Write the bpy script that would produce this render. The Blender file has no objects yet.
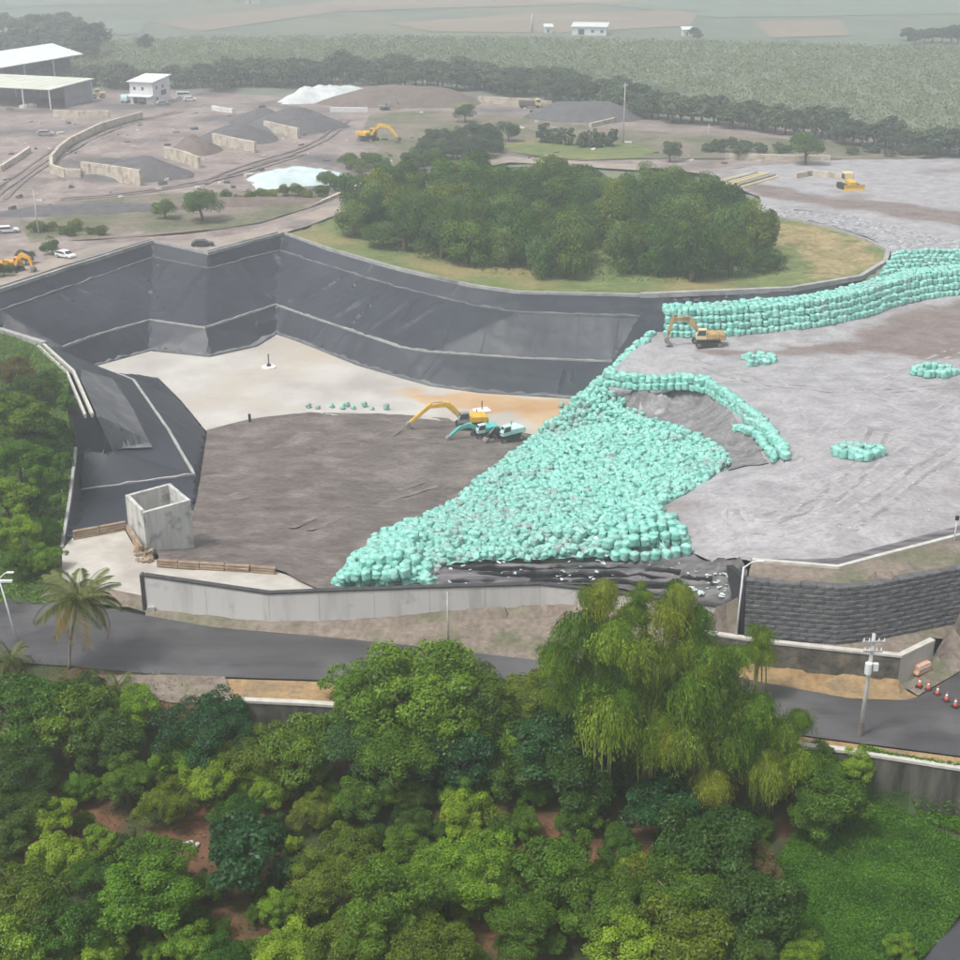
import bpy, bmesh, math, random
import numpy as np
from mathutils import Vector, Matrix, noise
from mathutils.bvhtree import BVHTree
from mathutils.geometry import delaunay_2d_cdt

# ------------------------------------------------------------------ camera, sky, sun, exposure
SC = bpy.context.scene
COL = SC.collection
R = math.radians
CAM_H = 67.0
FPX = 1400.0                      # focal length in pixels of a 960 px wide picture
TH = math.atan2(580.0, FPX)       # pitch below the horizon
cam_d = bpy.data.cameras.new("camera")
cam_d.sensor_width = 36.0
cam_d.lens = 36.0 * FPX / 960.0
cam_d.clip_start = 0.5
cam_d.clip_end = 30000.0
cam = bpy.data.objects.new("camera", cam_d)
cam.location = (0, 0, CAM_H)
cam.rotation_euler = (math.pi / 2 - TH, 0, 0)
COL.objects.link(cam)
SC.camera = cam

SUN_EL, SUN_AZ = R(62), R(235)    # azimuth clockwise from +Y; soft light from the left behind
world = bpy.data.worlds.new("World")
SC.world = world
world.use_nodes = True
wn = world.node_tree
wn.nodes.clear()
w_out = wn.nodes.new("ShaderNodeOutputWorld")
w_bg = wn.nodes.new("ShaderNodeBackground")
w_sky = wn.nodes.new("ShaderNodeTexSky")
w_sky.sky_type = 'NISHITA'
w_sky.sun_disc = False
w_sky.sun_elevation = SUN_EL
w_sky.sun_rotation = SUN_AZ
w_sky.dust_density = 4.0
w_sky.air_density = 1.0
w_hs = wn.nodes.new("ShaderNodeHueSaturation")
w_hs.inputs['Saturation'].default_value = 0.32   # overcast: the cloud deck is nearly colourless
wn.links.new(w_sky.outputs[0], w_hs.inputs['Color'])
wn.links.new(w_hs.outputs[0], w_bg.inputs['Color'])
w_bg.inputs['Strength'].default_value = 0.10
wn.links.new(w_bg.outputs[0], w_out.inputs['Surface'])

sun_d = bpy.data.lights.new("sun", 'SUN')
sun_d.energy = 1.5
sun_d.angle = R(10)
sun_d.color = (1.0, 0.965, 0.92)
sun = bpy.data.objects.new("sun", sun_d)
sdir = Vector((math.sin(SUN_AZ) * math.cos(SUN_EL), math.cos(SUN_AZ) * math.cos(SUN_EL), math.sin(SUN_EL)))
sun.rotation_euler = sdir.to_track_quat('Z', 'Y').to_euler()
sun.location = (0, 0, 300)
COL.objects.link(sun)

SC.view_settings.view_transform = 'Standard'
SC.view_settings.look = 'None'
SC.view_settings.gamma = 1.0
SC.view_settings.exposure = 0.97
SC.view_settings.use_curve_mapping = False
SC.cycles.use_denoising = True
SC.cycles.max_bounces = 7
SC.cycles.adaptive_threshold = 0.03
SC.cycles.diffuse_bounces = 2
SC.cycles.volume_bounces = 5
SC.cycles.transparent_max_bounces = 8
HAZE = 0.0009

rng = random.Random(7)
nrg = np.random.default_rng(7)

# ------------------------------------------------------------------ measuring helpers
CT, ST = math.cos(TH), math.sin(TH)

def W(px, py, z):
    """Point of the place at height z seen at picture position (px, py) of the 960 px photograph."""
    u, v = px - 480.0, 480.0 - py
    dx, dy, dz = u, v * ST + FPX * CT, v * CT - FPX * ST
    t = (z - CAM_H) / dz
    return Vector((dx * t, dy * t, z))

def VZ(Y, py):
    """Height of a point at forward distance Y seen at picture row py."""
    v = 480.0 - py
    return CAM_H + Y / (v * ST + FPX * CT) * (v * CT - FPX * ST)

def PX(p):
    x, y, z = p[0], p[1], p[2] - CAM_H
    d = y * CT - z * ST
    return 480 + FPX * x / d, 480 - FPX * (y * ST + z * CT) / d

def WL(l):
    return [W(*a) for a in l]

def off(pts, dx, dy, z=None):
    return [Vector((p.x + dx, p.y + dy, p.z if z is None else z)) for p in pts]

def n3(x, y, z=0.0):
    return noise.noise(Vector((x, y, z)))

def fbm(x, y, s, o=3):
    a, t, f = 1.0, 0.0, 1.0 / s
    for _ in range(o):
        t += a * n3(x * f, y * f, 3.1)
        a *= 0.5
        f *= 2.1
    return t

# ------------------------------------------------------------------ heights of the place (breaklines)
RIM = [Vector((-101, 229, 2.6))] + WL([(0, 291, 2), (70, 268, 2), (153, 242, 2), (208, 254, 2), (284, 234, 2), (330, 250, 2),
          (400, 270, 2), (470, 286, 2), (520, 293, 2.2), (640, 296, 2.5), (700, 294, 2.8), (790, 290, 3), (860, 278, 3),
          (885, 263, 3), (888, 252, 3)])
RIM_E = WL([(888, 252, 3), (866, 241, 3), (830, 229, 3), (800, 222, 3), (762, 217, 3)])
BAND = [Vector((-93, 232, -.3))] + WL([(0, 310, -.3), (70, 286, -.3), (153, 257, -.3), (208, 268, -.3), (280, 250, -.3),
           (330, 266, -.3), (400, 287, -.3), (470, 304, -.3), (520, 312, 0), (640, 316, .2)])
BENCH = [Vector((-83, 236, -5.6))] + WL([(63, 347, -6), (100, 334, -6), (150, 320, -6), (205, 328, -6), (276, 305, -6), (320, 320, -6),
            (400, 347, -6), (430, 352, -6), (520, 358, -6), (612, 362, -6)])
TOE = WL([(95, 366, -10), (150, 351, -10), (210, 357, -10), (255, 347, -10), (276, 334, -10), (300, 342, -10),
          (360, 366, -10), (430, 386, -10), (480, 393, -10), (592, 400, -10)])
RIM_W = [Vector((-99, 225, 3.8))] + WL([(0, 331, 4), (45, 345, 4), (75, 372, 4), (94, 415, 4)])
WB = [Vector((-83, 231, -5.2)), Vector((-74, 225.5, -4.4))] + WL([(108, 372, -4), (133, 380, -4), (168, 430, -4), (194, 475, -4), (80, 491, -4)])
WTOE = [Vector((-69.5, 237.6, -10)), Vector((-65, 234, -10))] + WL([(158, 378, -10), (182, 402, -10), (205, 430, -10)])
CUT_T = WL([(72, 416, 4), (94, 415, 4)])
CUT_S = WL([(94, 415, 4), (112, 452, -1), (150, 444, -2.6)])
CUT_B = [Vector((CUT_T[0].x, CUT_T[0].y - .6, -.6)), Vector((CUT_T[1].x, CUT_T[1].y - .6, -1.1))] + WL([(112, 454, -1.5)])
LOWRIM = WL([(76, 449, .3), (70, 500, .9), (62, 549, 1.4)])
LOWIN = WL([(84, 452, -.9), (81, 489, -3.9), (80, 522, -.6)])
ROADN = WL([(-300, 583, 0), (-40, 598, 0), (0, 600, 0), (75, 604, 0), (145, 616, 0), (215, 628, 0), (320, 637, 0), (400, 645, 0),
            (540, 661, 0), (640, 668, 0), (730, 677, 0), (800, 690, 0), (850, 699, 0), (905, 701, 0), (919, 697, 0), (960, 673, 0),
            (1150, 575, .5)])
ROADS = WL([(-300, 650, 0), (0, 662, 0), (70, 667, 0), (165, 676, 0), (320, 681, 0), (500, 697, 0), (700, 722, 0), (845, 742, 0),
            (960, 757, 0), (1200, 792, 0)])
SWALL = WL([(226, 701, -.1), (312, 704, 0), (500, 718, 0), (700, 735, 0), (845, 751, 0), (960, 769, 0), (1200, 806, 0)])
SBASE = off(SWALL, 0, -.5, -4.7)
FW = WL([(147, 612, 0), (270, 624, .3), (320, 624, .4), (430, 618, .6), (540, 610, .9), (585, 612, 1.0), (724, 630, 1.5)])
FW_TOPPX = [576, 594, 592, 588, 585, 590, 608]
FW_TOP = [VZ(p.y + .15, t) for p, t in zip(FW, FW_TOPPX)]
FW_BACKZ = [1.3, 1.3, 1.6, 2.9, 3.3, 3.5, 3.9]
FWB = [Vector((p.x, p.y + .8, z)) for p, z in zip(FW, FW_BACKZ)]
PLAT_N = WL([(75, 536, 1.3), (125, 531, 1.3), (133, 545, 1.3), (152, 560, 1.2), (200, 566, 1.0), (275, 572, 1.0)])
PLAT_S = WL([(62, 580, 1.3), (75, 583, 1.3), (110, 590, 1.3), (147, 597, 1.3)])
WASTE_L = WL([(275, 571, .8), (200, 567, .9), (160, 564, 1.0), (156, 550, .4), (184, 540, -1.2), (197, 500, -4.4), (207, 434, -9.3)])
WASTE_F = WL([(207, 432, -9.6), (250, 421, -9.5), (310, 413, -9.6), (400, 415, -9.7), (470, 421, -9.7), (545, 437, -9.8)])
BTOE = WL([(572, 405, -10), (530, 441, -9.6), (450, 506, -5.5), (375, 541, -1.5), (332, 588, 1)])
BEDGE = WL([(655, 332, 1.6), (632, 352, -2), (604, 378, -5), (572, 405, -10)])
PLAT_E = WL([(655, 332, 1.6), (622, 362, 1.2), (603, 380, 1.0), (640, 386, 2), (700, 384, 3), (725, 400, 3.8), (760, 426, 5.5), (785, 458, 6.6)])
POCKET = WL([(606, 400, -2.2), (640, 404, -.9), (695, 404, .7), (738, 452, 3.6), (772, 466, 5.6)])
SLOPE_U = WL([(600, 402, -3.2), (640, 420, -1.6), (700, 436, 1.2), (738, 462, 4.2), (690, 492, 5.4), (650, 514, 5.5), (636, 540, 5.2)])
FINGER = WL([(780, 470, 7), (740, 476, 6.6), (700, 494, 6.6), (664, 512, 6.4), (690, 545, 6.3)])
APRON_T = WL([(712, 562, 6.4), (690, 553, 5.8), (620, 560, 5), (540, 565, 4.6), (450, 566, 3.8), (428, 578, 3.1)])
BW_BASE = WL([(744, 637, 3.2), (838, 645, 3.2), (875, 641, 3.2), (960, 623, 3.2), (1120, 588, 3.2)])
BATTER = 1.15
BW_TOP = off(BW_BASE, 0, BATTER)
for p_ in BW_TOP:
    p_.z = 8.62
BW_IN = WL([(752, 562, 8.6), (838, 569, 8.7), (875, 559, 8.7), (960, 537, 8.7), (1120, 495, 8.7)])
STONE = WL([(690, 661, 0), (760, 672, 0), (830, 680, 0), (897, 687, 0), (932, 662, 1.0)])
STONE_T = off(STONE, 0, .7, 3.1)
STONE_T[-1] = Vector((STONE[-1].x, STONE[-1].y + .7, 3.15))

LINES = [RIM, RIM_E, BAND, BENCH, TOE, RIM_W, WB, WTOE, CUT_T, CUT_S, CUT_B, LOWRIM, LOWIN, ROADN, ROADS, SWALL, SBASE, FW, FWB,
         PLAT_N, PLAT_S, WASTE_L, WASTE_F, BTOE, PLAT_E, POCKET, SLOPE_U, FINGER, APRON_T, BW_BASE, BW_TOP, BW_IN, STONE, STONE_T]
SPOTS = WL([
    # plateau of the landfill
    (860, 455, 7.9), (800, 400, 5.2), (960, 400, 5.0), (900, 345, 2.4), (960, 318, 2.2), (800, 348, 2.3), (720, 350, 2.0), (665, 352, 1.6),
    (960, 480, 8.4), (850, 520, 8.7), (760, 515, 8.0), (1150, 400, 5.2), (1150, 330, 2.5), (735, 558, 7.4), (722, 590, 4.6),
    # liner apron in front of the bags
    (700, 300, 1.8), (800, 296, 2.0), (870, 285, 2.2), (960, 268, 3.2), (910, 266, 3.2), (1150, 268, 3.2),
    # landfill beyond the copse
    (960, 185, 3), (850, 205, 3), (760, 172, 1.0), (960, 150, .6), (1150, 180, 3), (900, 225, 3.4), (960, 240, 3.6),
    # copse and the road behind it
    (400, 250, 1.7), (600, 270, 2), (330, 240, 1.8), (700, 270, 2.2), (800, 255, 2), (860, 262, 2.4), (500, 200, 1), (650, 190, 1),
    (760, 206, 2), (100, 240, 1.2), (200, 240, 1.2), (300, 224, 1.2), (345, 203, 1), (420, 170, .8), (500, 158, .5), (0, 270, 1.2),
    (100, 180, .6), (0, 200, .6), (250, 150, .5), (100, 100, 0), (300, 100, 0), (600, 120, 0), (900, 135, 0), (450, 130, .4),
    # overgrown bank left of the pit
    (0, 348, 3.4), (-100, 346, 3.4), (0, 420, 2), (52, 430, 1.8), (0, 490, 1.2), (52, 540, 1.2), (0, 575, .6), (-160, 560, .4), (30, 385, 3),
    # platform middle
    (100, 560, 1.3), (220, 580, 1.3),
    # pit
    (268, 365, -10), (400, 400, -10), (180, 395, -10), (330, 480, -6), (280, 530, -2), (400, 470, -7.2),
    # road-side slope and orchard
    (120, 688, -.4), (180, 696, -.4), (60, 690, -1.2), (0, 685, -1.2), (-200, 676, -1.2), (190, 745, -3.8), (100, 745, -3.6), (0, 750, -3.8),
    (-250, 750, -4), (60, 830, -4.8), (300, 850, -5), (540, 850, -5), (760, 850, -5), (-300, 960, -5.5), (480, 960, -5.6), (770, 960, -5.6),
    (870, 880, -5.2), (960, 830, -5), (1060, 840, -5.2), (966, 906, -6.1), (912, 968, -6.1), (1180, 820, -6),
    (1000, 915, -7.6), (960, 968, -7.6), (1220, 850, -7.6),
    # terrace right of the low wall, ramp
    (960, 636, 1.9), (1000, 640, 1.2), (952, 660, .7),
])
SPOTS += [Vector(p) for p in (
    (-300, 60, -5.5), (0, 50, -6), (40, 70, -6.2), (300, 50, -7.6), (70, 50, -7.6), (-300, -60, -5.5), (300, -60, -7.6), (-300, 160, 0), (300, 200, 3), (300, 110, 0), (-300, 100, -3),
    (-300, 300, 0), (300, 330, 2), (-500, 500, 0), (500, 500, 0), (0, 620, 0), (-6000, -60, 0), (6000, -60, 0), (-6000, 9000, 0), (6000, 9000, 0))]
tv, te = [], []
for L in LINES:
    b = len(tv)
    tv += L
    te += [(b + i, b + i + 1) for i in range(len(L) - 1)]
tv += SPOTS
zlook = {}
r_ = delaunay_2d_cdt([Vector((p.x, p.y)) for p in tv], te, [], 0, 1e-4, True)
tz = []
for i, orig in enumerate(r_[3]):
    if orig:
        tz.append(tv[orig[0]].z)
    else:                                   # two breaklines cross: height from the input edges
        p = r_[0][i]
        best = None
        for a, c in te:
            A, B = tv[a], tv[c]
            d = Vector((B.x - A.x, B.y - A.y))
            if d.length < 1e-6:
                continue
            t = max(0, min(1, ((p.x - A.x) * d.x + (p.y - A.y) * d.y) / d.length_squared))
            dist = math.hypot(A.x + d.x * t - p.x, A.y + d.y * t - p.y)
            if best is None or dist < best[0]:
                best = (dist, A.z + (B.z - A.z) * t)
        tz.append(best[1])
TIN = BVHTree.FromPolygons([Vector((p.x, p.y, z)) for p, z in zip(r_[0], tz)], r_[2])
_DN = Vector((0, 0, -1))

def H(x, y):
    h = TIN.ray_cast(Vector((x, y, 500)), _DN)
    return h[0].z if h[0] is not None else 0.0

def G(px, py):
    """Terrain point seen at a picture position."""
    u, v = px - 480.0, 480.0 - py
    d = Vector((u, v * ST + FPX * CT, v * CT - FPX * ST)).normalized()
    h = TIN.ray_cast(Vector((0, 0, CAM_H)), d)
    return h[0].copy() if h[0] is not None else W(px, py, 0)

# ------------------------------------------------------------------ materials
MATS = {}

def mat(name, c1, c2=None, scale=1.0, rough=.85, bump=0.0, bscale=None, c3=None, s3=None, stretch=None, spec=.3, lo=.35, hi=.65, rot=0.0,
        m3=(.5, .66), detail=6.0, fine=0.0, fscale=2.2, mask=None, c3v=False):
    if name in MATS:
        return MATS[name]
    m = bpy.data.materials.new(name)
    m.use_nodes = True
    nt = m.node_tree
    N, L = nt.nodes, nt.links
    bs = N['Principled BSDF']
    bs.inputs['Roughness'].default_value = rough
    bs.inputs['Specular IOR Level'].default_value = spec
    c2 = c2 or c1
    geo = N.new('ShaderNodeNewGeometry')
    vec = geo.outputs['Position']
    if stretch:
        mp = N.new('ShaderNodeMapping')
        mp.inputs['Scale'].default_value = stretch
        mp.inputs['Rotation'].default_value = (0, 0, rot)
        L.new(vec, mp.inputs['Vector'])
        vec = mp.outputs[0]
    no = N.new('ShaderNodeTexNoise')
    no.inputs['Scale'].default_value = scale
    no.inputs['Detail'].default_value = detail
    no.inputs['Roughness'].default_value = .62
    L.new(vec, no.inputs['Vector'])
    cr = N.new('ShaderNodeValToRGB')
    cr.color_ramp.elements[0].position = lo
    cr.color_ramp.elements[1].position = hi
    cr.color_ramp.elements[0].color = (*c1, 1)
    cr.color_ramp.elements[1].color = (*c2, 1)
    L.new(no.outputs['Fac'], cr.inputs[0])
    out = cr.outputs[0]
    if c3:
        n2 = N.new('ShaderNodeTexNoise')
        n2.inputs['Scale'].default_value = s3 or scale * .2
        n2.inputs['Detail'].default_value = 5
        L.new(vec if c3v else geo.outputs['Position'], n2.inputs['Vector'])
        mr = N.new('ShaderNodeMapRange')
        mr.inputs['From Min'].default_value = m3[0]
        mr.inputs['From Max'].default_value = m3[1]
        L.new(n2.outputs['Fac'], mr.inputs['Value'])
        mx = N.new('ShaderNodeMix')
        mx.data_type = 'RGBA'
        L.new(mr.outputs[0], mx.inputs['Factor'])
        L.new(out, mx.inputs[6])
        mx.inputs[7].default_value = (*c3, 1)
        out = mx.outputs[2]
    if mask:                                 # a second soil with a shape of its own, given per vertex
        am = N.new('ShaderNodeAttribute')
        am.attribute_name = 'mask'
        mm = N.new('ShaderNodeMix')
        mm.data_type = 'RGBA'
        r2 = N.new('ShaderNodeValToRGB')
        r2.color_ramp.elements[0].position, r2.color_ramp.elements[1].position = .35, .65
        r2.color_ramp.elements[0].color, r2.color_ramp.elements[1].color = (*mask[0], 1), (*mask[1], 1)
        L.new(no.outputs['Fac'], r2.inputs[0])
        ad = N.new('ShaderNodeMath')
        ad.operation = 'ADD'
        L.new(am.outputs['Fac'], ad.inputs[0])
        m7 = N.new('ShaderNodeMapRange')
        m7.inputs['From Min'].default_value = .3
        m7.inputs['From Max'].default_value = .7
        m7.inputs['To Min'].default_value = -.3
        m7.inputs['To Max'].default_value = .3
        L.new(no.outputs['Fac'], m7.inputs['Value'])
        L.new(m7.outputs[0], ad.inputs[1])
        mr2 = N.new('ShaderNodeMapRange')
        mr2.inputs['From Min'].default_value = .3
        mr2.inputs['From Max'].default_value = .7
        L.new(ad.outputs[0], mr2.inputs['Value'])
        L.new(mr2.outputs[0], mm.inputs['Factor'])
        L.new(out, mm.inputs[6])
        L.new(r2.outputs[0], mm.inputs[7])
        out = mm.outputs[2]
    if fine:
        n4 = N.new('ShaderNodeTexNoise')
        n4.inputs['Scale'].default_value = fscale
        n4.inputs['Detail'].default_value = 4
        n4.inputs['Roughness'].default_value = .7
        L.new(vec, n4.inputs['Vector'])
        m5 = N.new('ShaderNodeMapRange')
        m5.inputs['From Min'].default_value = .3
        m5.inputs['From Max'].default_value = .7
        m5.inputs['To Min'].default_value = 1 - fine
        m5.inputs['To Max'].default_value = 1 + fine
        L.new(n4.outputs['Fac'], m5.inputs['Value'])
        m6 = N.new('ShaderNodeVectorMath')
        m6.operation = 'SCALE'
        L.new(out, m6.inputs[0])
        L.new(m5.outputs[0], m6.inputs['Scale'])
        out = m6.outputs[0]
    L.new(out, bs.inputs['Base Color'])
    if bump:
        nb = N.new('ShaderNodeTexNoise')
        nb.inputs['Scale'].default_value = bscale or scale * 2
        nb.inputs['Detail'].default_value = 5
        L.new(vec, nb.inputs['Vector'])
        bp = N.new('ShaderNodeBump')
        bp.inputs['Strength'].default_value = 1.0
        bp.inputs['Distance'].default_value = bump
        L.new(nb.outputs['Fac'], bp.inputs['Height'])
        L.new(bp.outputs[0], bs.inputs['Normal'])
    MATS[name] = m
    return m

def leafmat(name, dark, light, trans=.25):
    m = bpy.data.materials.new(name)
    m.use_nodes = True
    nt = m.node_tree
    N, L = nt.nodes, nt.links
    N.clear()
    out = N.new('ShaderNodeOutputMaterial')
    at = N.new('ShaderNodeAttribute')
    at.attribute_name = 'tint'
    oi = N.new('ShaderNodeObjectInfo')
    mx = N.new('ShaderNodeMix')
    mx.data_type = 'RGBA'
    mx.inputs[6].default_value = (*dark, 1)
    mx.inputs[7].default_value = (*light, 1)
    L.new(at.outputs['Fac'], mx.inputs['Factor'])
    hs = N.new('ShaderNodeHueSaturation')
    m1 = N.new('ShaderNodeMapRange')
    m1.inputs['To Min'].default_value = .475
    m1.inputs['To Max'].default_value = .52
    m2 = N.new('ShaderNodeMapRange')
    m2.inputs['To Min'].default_value = 1.25
    m2.inputs['To Max'].default_value = .75
    L.new(oi.outputs['Random'], m1.inputs['Value'])
    L.new(oi.outputs['Random'], m2.inputs['Value'])
    L.new(m1.outputs[0], hs.inputs['Hue'])
    L.new(m2.outputs[0], hs.inputs['Value'])
    L.new(mx.outputs[2], hs.inputs['Color'])
    df = N.new('ShaderNodeBsdfDiffuse')
    tr = N.new('ShaderNodeBsdfTranslucent')
    gl = N.new('ShaderNodeBsdfGlossy')
    gl.inputs['Roughness'].default_value = .45
    gl.inputs['Color'].default_value = (1, 1, 1, 1)
    L.new(hs.outputs[0], df.inputs['Color'])
    L.new(hs.outputs[0], tr.inputs['Color'])
    ms = N.new('ShaderNodeMixShader')
    ms.inputs[0].default_value = trans
    L.new(df.outputs[0], ms.inputs[1])
    L.new(tr.outputs[0], ms.inputs[2])
    ms2 = N.new('ShaderNodeMixShader')
    ms2.inputs[0].default_value = .014
    L.new(ms.outputs[0], ms2.inputs[1])
    L.new(gl.outputs[0], ms2.inputs[2])
    L.new(ms2.outputs[0], out.inputs['Surface'])
    MATS[name] = m
    return m

mat('grass_ground', (.085, .1, .05), (.16, .155, .095), .25, c3=(.2, .165, .13), s3=.06, m3=(.44, .6), bump=.12, bscale=1.2, fine=.35, fscale=.9)
mat('far_green', (.13, .155, .115), (.18, .205, .155), .04, c3=(.2, .2, .13), s3=.008)  # distance haze is partly painted in: paler, greyer than the ground's own green
mat('field_tan', (.22, .185, .14), (.3, .25, .19), .012, stretch=(.3, 1, 1))
mat('field_green', (.15, .19, .145), (.2, .24, .185), .03)  # paled and greyed green, carries some of the far haze in its colour
mat('yard_soil', (.19, .15, .135), (.31, .26, .235), .12, c3=(.11, .1, .1), s3=.035, bump=.15, bscale=.6, fine=.3, fscale=.5)
mat('yard_road', (.27, .225, .185), (.36, .31, .26), .3, c3=(.2, .18, .16), s3=.1)
mat('landfill', (.25, .24, .245), (.37, .36, .365), .3, c3=(.2, .17, .16), s3=.04, m3=(.58, .7), bump=.14, bscale=2.0, detail=9, fine=.2, fscale=1.6, mask=((.15, .118, .105), (.225, .185, .168)))
mat('landfill_brown', (.15, .115, .1), (.23, .185, .165), .3, stretch=(1, 2.4, 1), rot=.3, bump=.18, bscale=1.2, detail=9, fine=.3, fscale=1.3)
mat('rubble', (.19, .19, .2), (.42, .42, .43), 1.1, bump=.3, bscale=1.6, lo=.4, hi=.62, fine=.4, fscale=1.4)
mat('waste', (.1, .082, .074), (.165, .138, .125), .25, stretch=(.8, 1.2, 1), rot=-.45, c3=(.22, .19, .17), s3=.2, m3=(.52, .74), bump=.3, bscale=1.1, detail=10, fine=.35, fscale=1.8)
mat('liner', (.016, .019, .028), (.027, .031, .042), .15, rough=.48, spec=.5, bump=.05, bscale=.5, c3=(.045, .05, .062), s3=.05, m3=(.56, .8))
mat('seam', (.04, .044, .054), (.06, .065, .076), .5)
mat('fabric', (.11, .112, .12), (.155, .157, .165), .4, rough=.8, bump=.05, bscale=1.0, c3=(.19, .19, .195), s3=.2)
mat('floor_white', (.36, .335, .3), (.52, .5, .46), .09, rough=.6, c3=(.42, .36, .28), s3=.05, m3=(.5, .7), spec=.4, mask=((.42, .24, .1), (.52, .38, .24)))
mat('floor_rust', (.42, .26, .13), (.55, .42, .28), .16, rough=.5, c3=(.36, .17, .06), s3=.12, m3=(.5, .68))
mat('concrete_light', (.38, .355, .31), (.5, .475, .425), .35, c3=(.34, .31, .27), s3=.2, bump=.02)
mat('concrete', (.3, .29, .275), (.4, .39, .37), .8, bump=.02)
mat('kerb', (.26, .255, .25), (.42, .41, .4), .5, c3=(.17, .165, .16), s3=.25, m3=(.55, .72))
mat('asphalt', (.052, .051, .054), (.085, .083, .086), .18, stretch=(.25, 1.5, 1), rot=-.12, rough=.42, c3=(.11, .107, .109), s3=.12, bump=.01, bscale=9, fine=.15, fscale=1.5)
mat('verge', (.16, .13, .105), (.23, .19, .155), .5, c3=(.13, .13, .08), s3=.18, bump=.06, bscale=2, fine=.35, fscale=1.6)
mat('verge_tan', (.27, .175, .08), (.33, .23, .12), .8, c3=(.2, .15, .09), s3=.3, bump=.05, fine=.3, fscale=1.8)
mat('orchard_soil', (.085, .04, .024), (.18, .088, .05), .35, c3=(.042, .056, .02), s3=.13, m3=(.42, .56), bump=.12, bscale=1.5)
mat('bank_green', (.03, .055, .014), (.06, .1, .024), .6, bump=.15, bscale=1.5)
mat('copse_grass', (.1, .135, .04), (.16, .19, .065), .25, c3=(.24, .2, .085), s3=.06, bump=.08, mask=((.2, .165, .07), (.31, .25, .12)), fine=.3, fscale=1.0)
mat('dry_grass', (.2, .17, .075), (.31, .25, .12), .3, c3=(.12, .14, .05), s3=.08, m3=(.55, .7), bump=.1)
mat('apron', (.035, .035, .04), (.2, .19, .19), .5, stretch=(.35, 2.2, 2.2), rough=.75, bump=.12, bscale=1.2, detail=9)
mat('bag', (.15, .45, .38), (.35, .66, .57), 1.1, rough=.6, c3=(.3, .44, .4), s3=.22, m3=(.56, .78), bump=.1, bscale=4.5)
mat('bag_dusty', (.15, .4, .34), (.34, .6, .52), 1.3, rough=.65, c3=(.3, .37, .35), s3=.5, m3=(.5, .66), bump=.1, bscale=4.5)
mat('bag_tie', (.35, .75, .66), (.6, .85, .8), 3)
mat('block_dark', (.07, .071, .076), (.13, .13, .135), 1.6, rough=.75, bump=.08, bscale=4, c3=(.17, .165, .16), s3=1.1, m3=(.58, .75))
mat('black_liner', (.018, .018, .02), (.03, .03, .033), 1, rough=.5, bump=.05)
mat('stone_old', (.055, .052, .045), (.15, .14, .12), .9, c3=(.2, .17, .13), s3=.5, m3=(.55, .7), bump=.12, bscale=2.2)
mat('wall_stained', (.04, .039, .034), (.13, .122, .105), .5, stretch=(1.6, 1.6, .18), c3=(.28, .25, .19), s3=.15, m3=(.58, .72), bump=.04)
mat('wall_white', (.4, .39, .37), (.54, .53, .51), .25, stretch=(2.2, 2.2, .25), c3=(.3, .29, .27), s3=.5, m3=(.62, .8), bump=.015, lo=.3, hi=.5)
mat('tower_concrete', (.36, .35, .33), (.56, .55, .52), .7, stretch=(1.8, 1.8, .2), c3=(.17, .165, .155), s3=.7, m3=(.53, .72), bump=.03, lo=.3, hi=.6)
mat('coping', (.42, .4, .36), (.54, .52, .47), 1.2)
mat('dark_cap', (.04, .04, .043), (.07, .07, .072), 1.5)
mat('timber', (.22, .16, .11), (.36, .28, .2), 1.4, stretch=(.6, .6, 3), c3=(.2, .13, .08), s3=.8)
mat('blocks_yard', (.48, .42, .33), (.6, .55, .46), .5, c3=(.36, .3, .23), s3=.4)
mat('pile_dark', (.085, .082, .088), (.13, .125, .13), .5, bump=.15, bscale=1)
mat('pile_brown', (.13, .1, .085), (.19, .155, .135), .5, bump=.15, bscale=1)
mat('tarp_white', (.5, .54, .53), (.64, .67, .66), .4, rough=.5, bump=.06, bscale=.8)
mat('tarp_blue', (.45, .58, .58), (.6, .68, .68), .4, rough=.5, bump=.06, bscale=.8)
mat('roof_white', (.66, .72, .68), (.78, .82, .79), .15, rough=.5)
mat('roof_cream', (.6, .62, .5), (.72, .74, .64), .1, rough=.5)
mat('wall_pale', (.68, .69, .68), (.76, .77, .76), .4)
mat('wall_grey', (.22, .23, .24), (.3, .31, .32), .3)
mat('steel', (.28, .29, .3), (.36, .37, .38), 1, rough=.5)
mat('steel_white', (.62, .63, .63), (.7, .71, .71), 1, rough=.5)
mat('pole_grey', (.42, .41, .39), (.5, .49, .47), 1.5)
mat('glass', (.03, .035, .04), (.05, .055, .06), 1, rough=.15, spec=.7)
mat('rubber', (.02, .02, .021), (.04, .038, .036), 2, rough=.7)
mat('yellow', (.62, .36, .03), (.72, .45, .06), 1.5, rough=.5)
mat('yellow_pale', (.6, .5, .26), (.7, .6, .36), 1.5, rough=.55)
mat('ochre', (.36, .24, .09), (.48, .34, .15), 1.5, rough=.6, c3=(.2, .15, .1), s3=1.0)
mat('orange', (.75, .33, .03), (.8, .4, .05), 1, rough=.5)
mat('teal', (.08, .42, .37), (.13, .5, .45), 1.5, rough=.5)
mat('teal_pale', (.45, .68, .64), (.6, .78, .74), 1.5, rough=.5)
mat('car_white', (.72, .73, .74), (.76, .77, .78), 1, rough=.3, spec=.6)
mat('car_grey', (.3, .31, .33), (.34, .35, .37), 1, rough=.3, spec=.6)
mat('car_dark', (.04, .042, .05), (.06, .06, .07), 1, rough=.3, spec=.6)
mat('bucket', (.16, .14, .13), (.28, .25, .23), 2)
mat('cone_red', (.62, .09, .05), (.7, .13, .07), 2, rough=.6)
mat('white_plain', (.75, .75, .74), (.8, .8, .79), 1, rough=.6)
mat('barrier_pink', (.55, .3, .2), (.66, .42, .3), 1.2)
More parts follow.
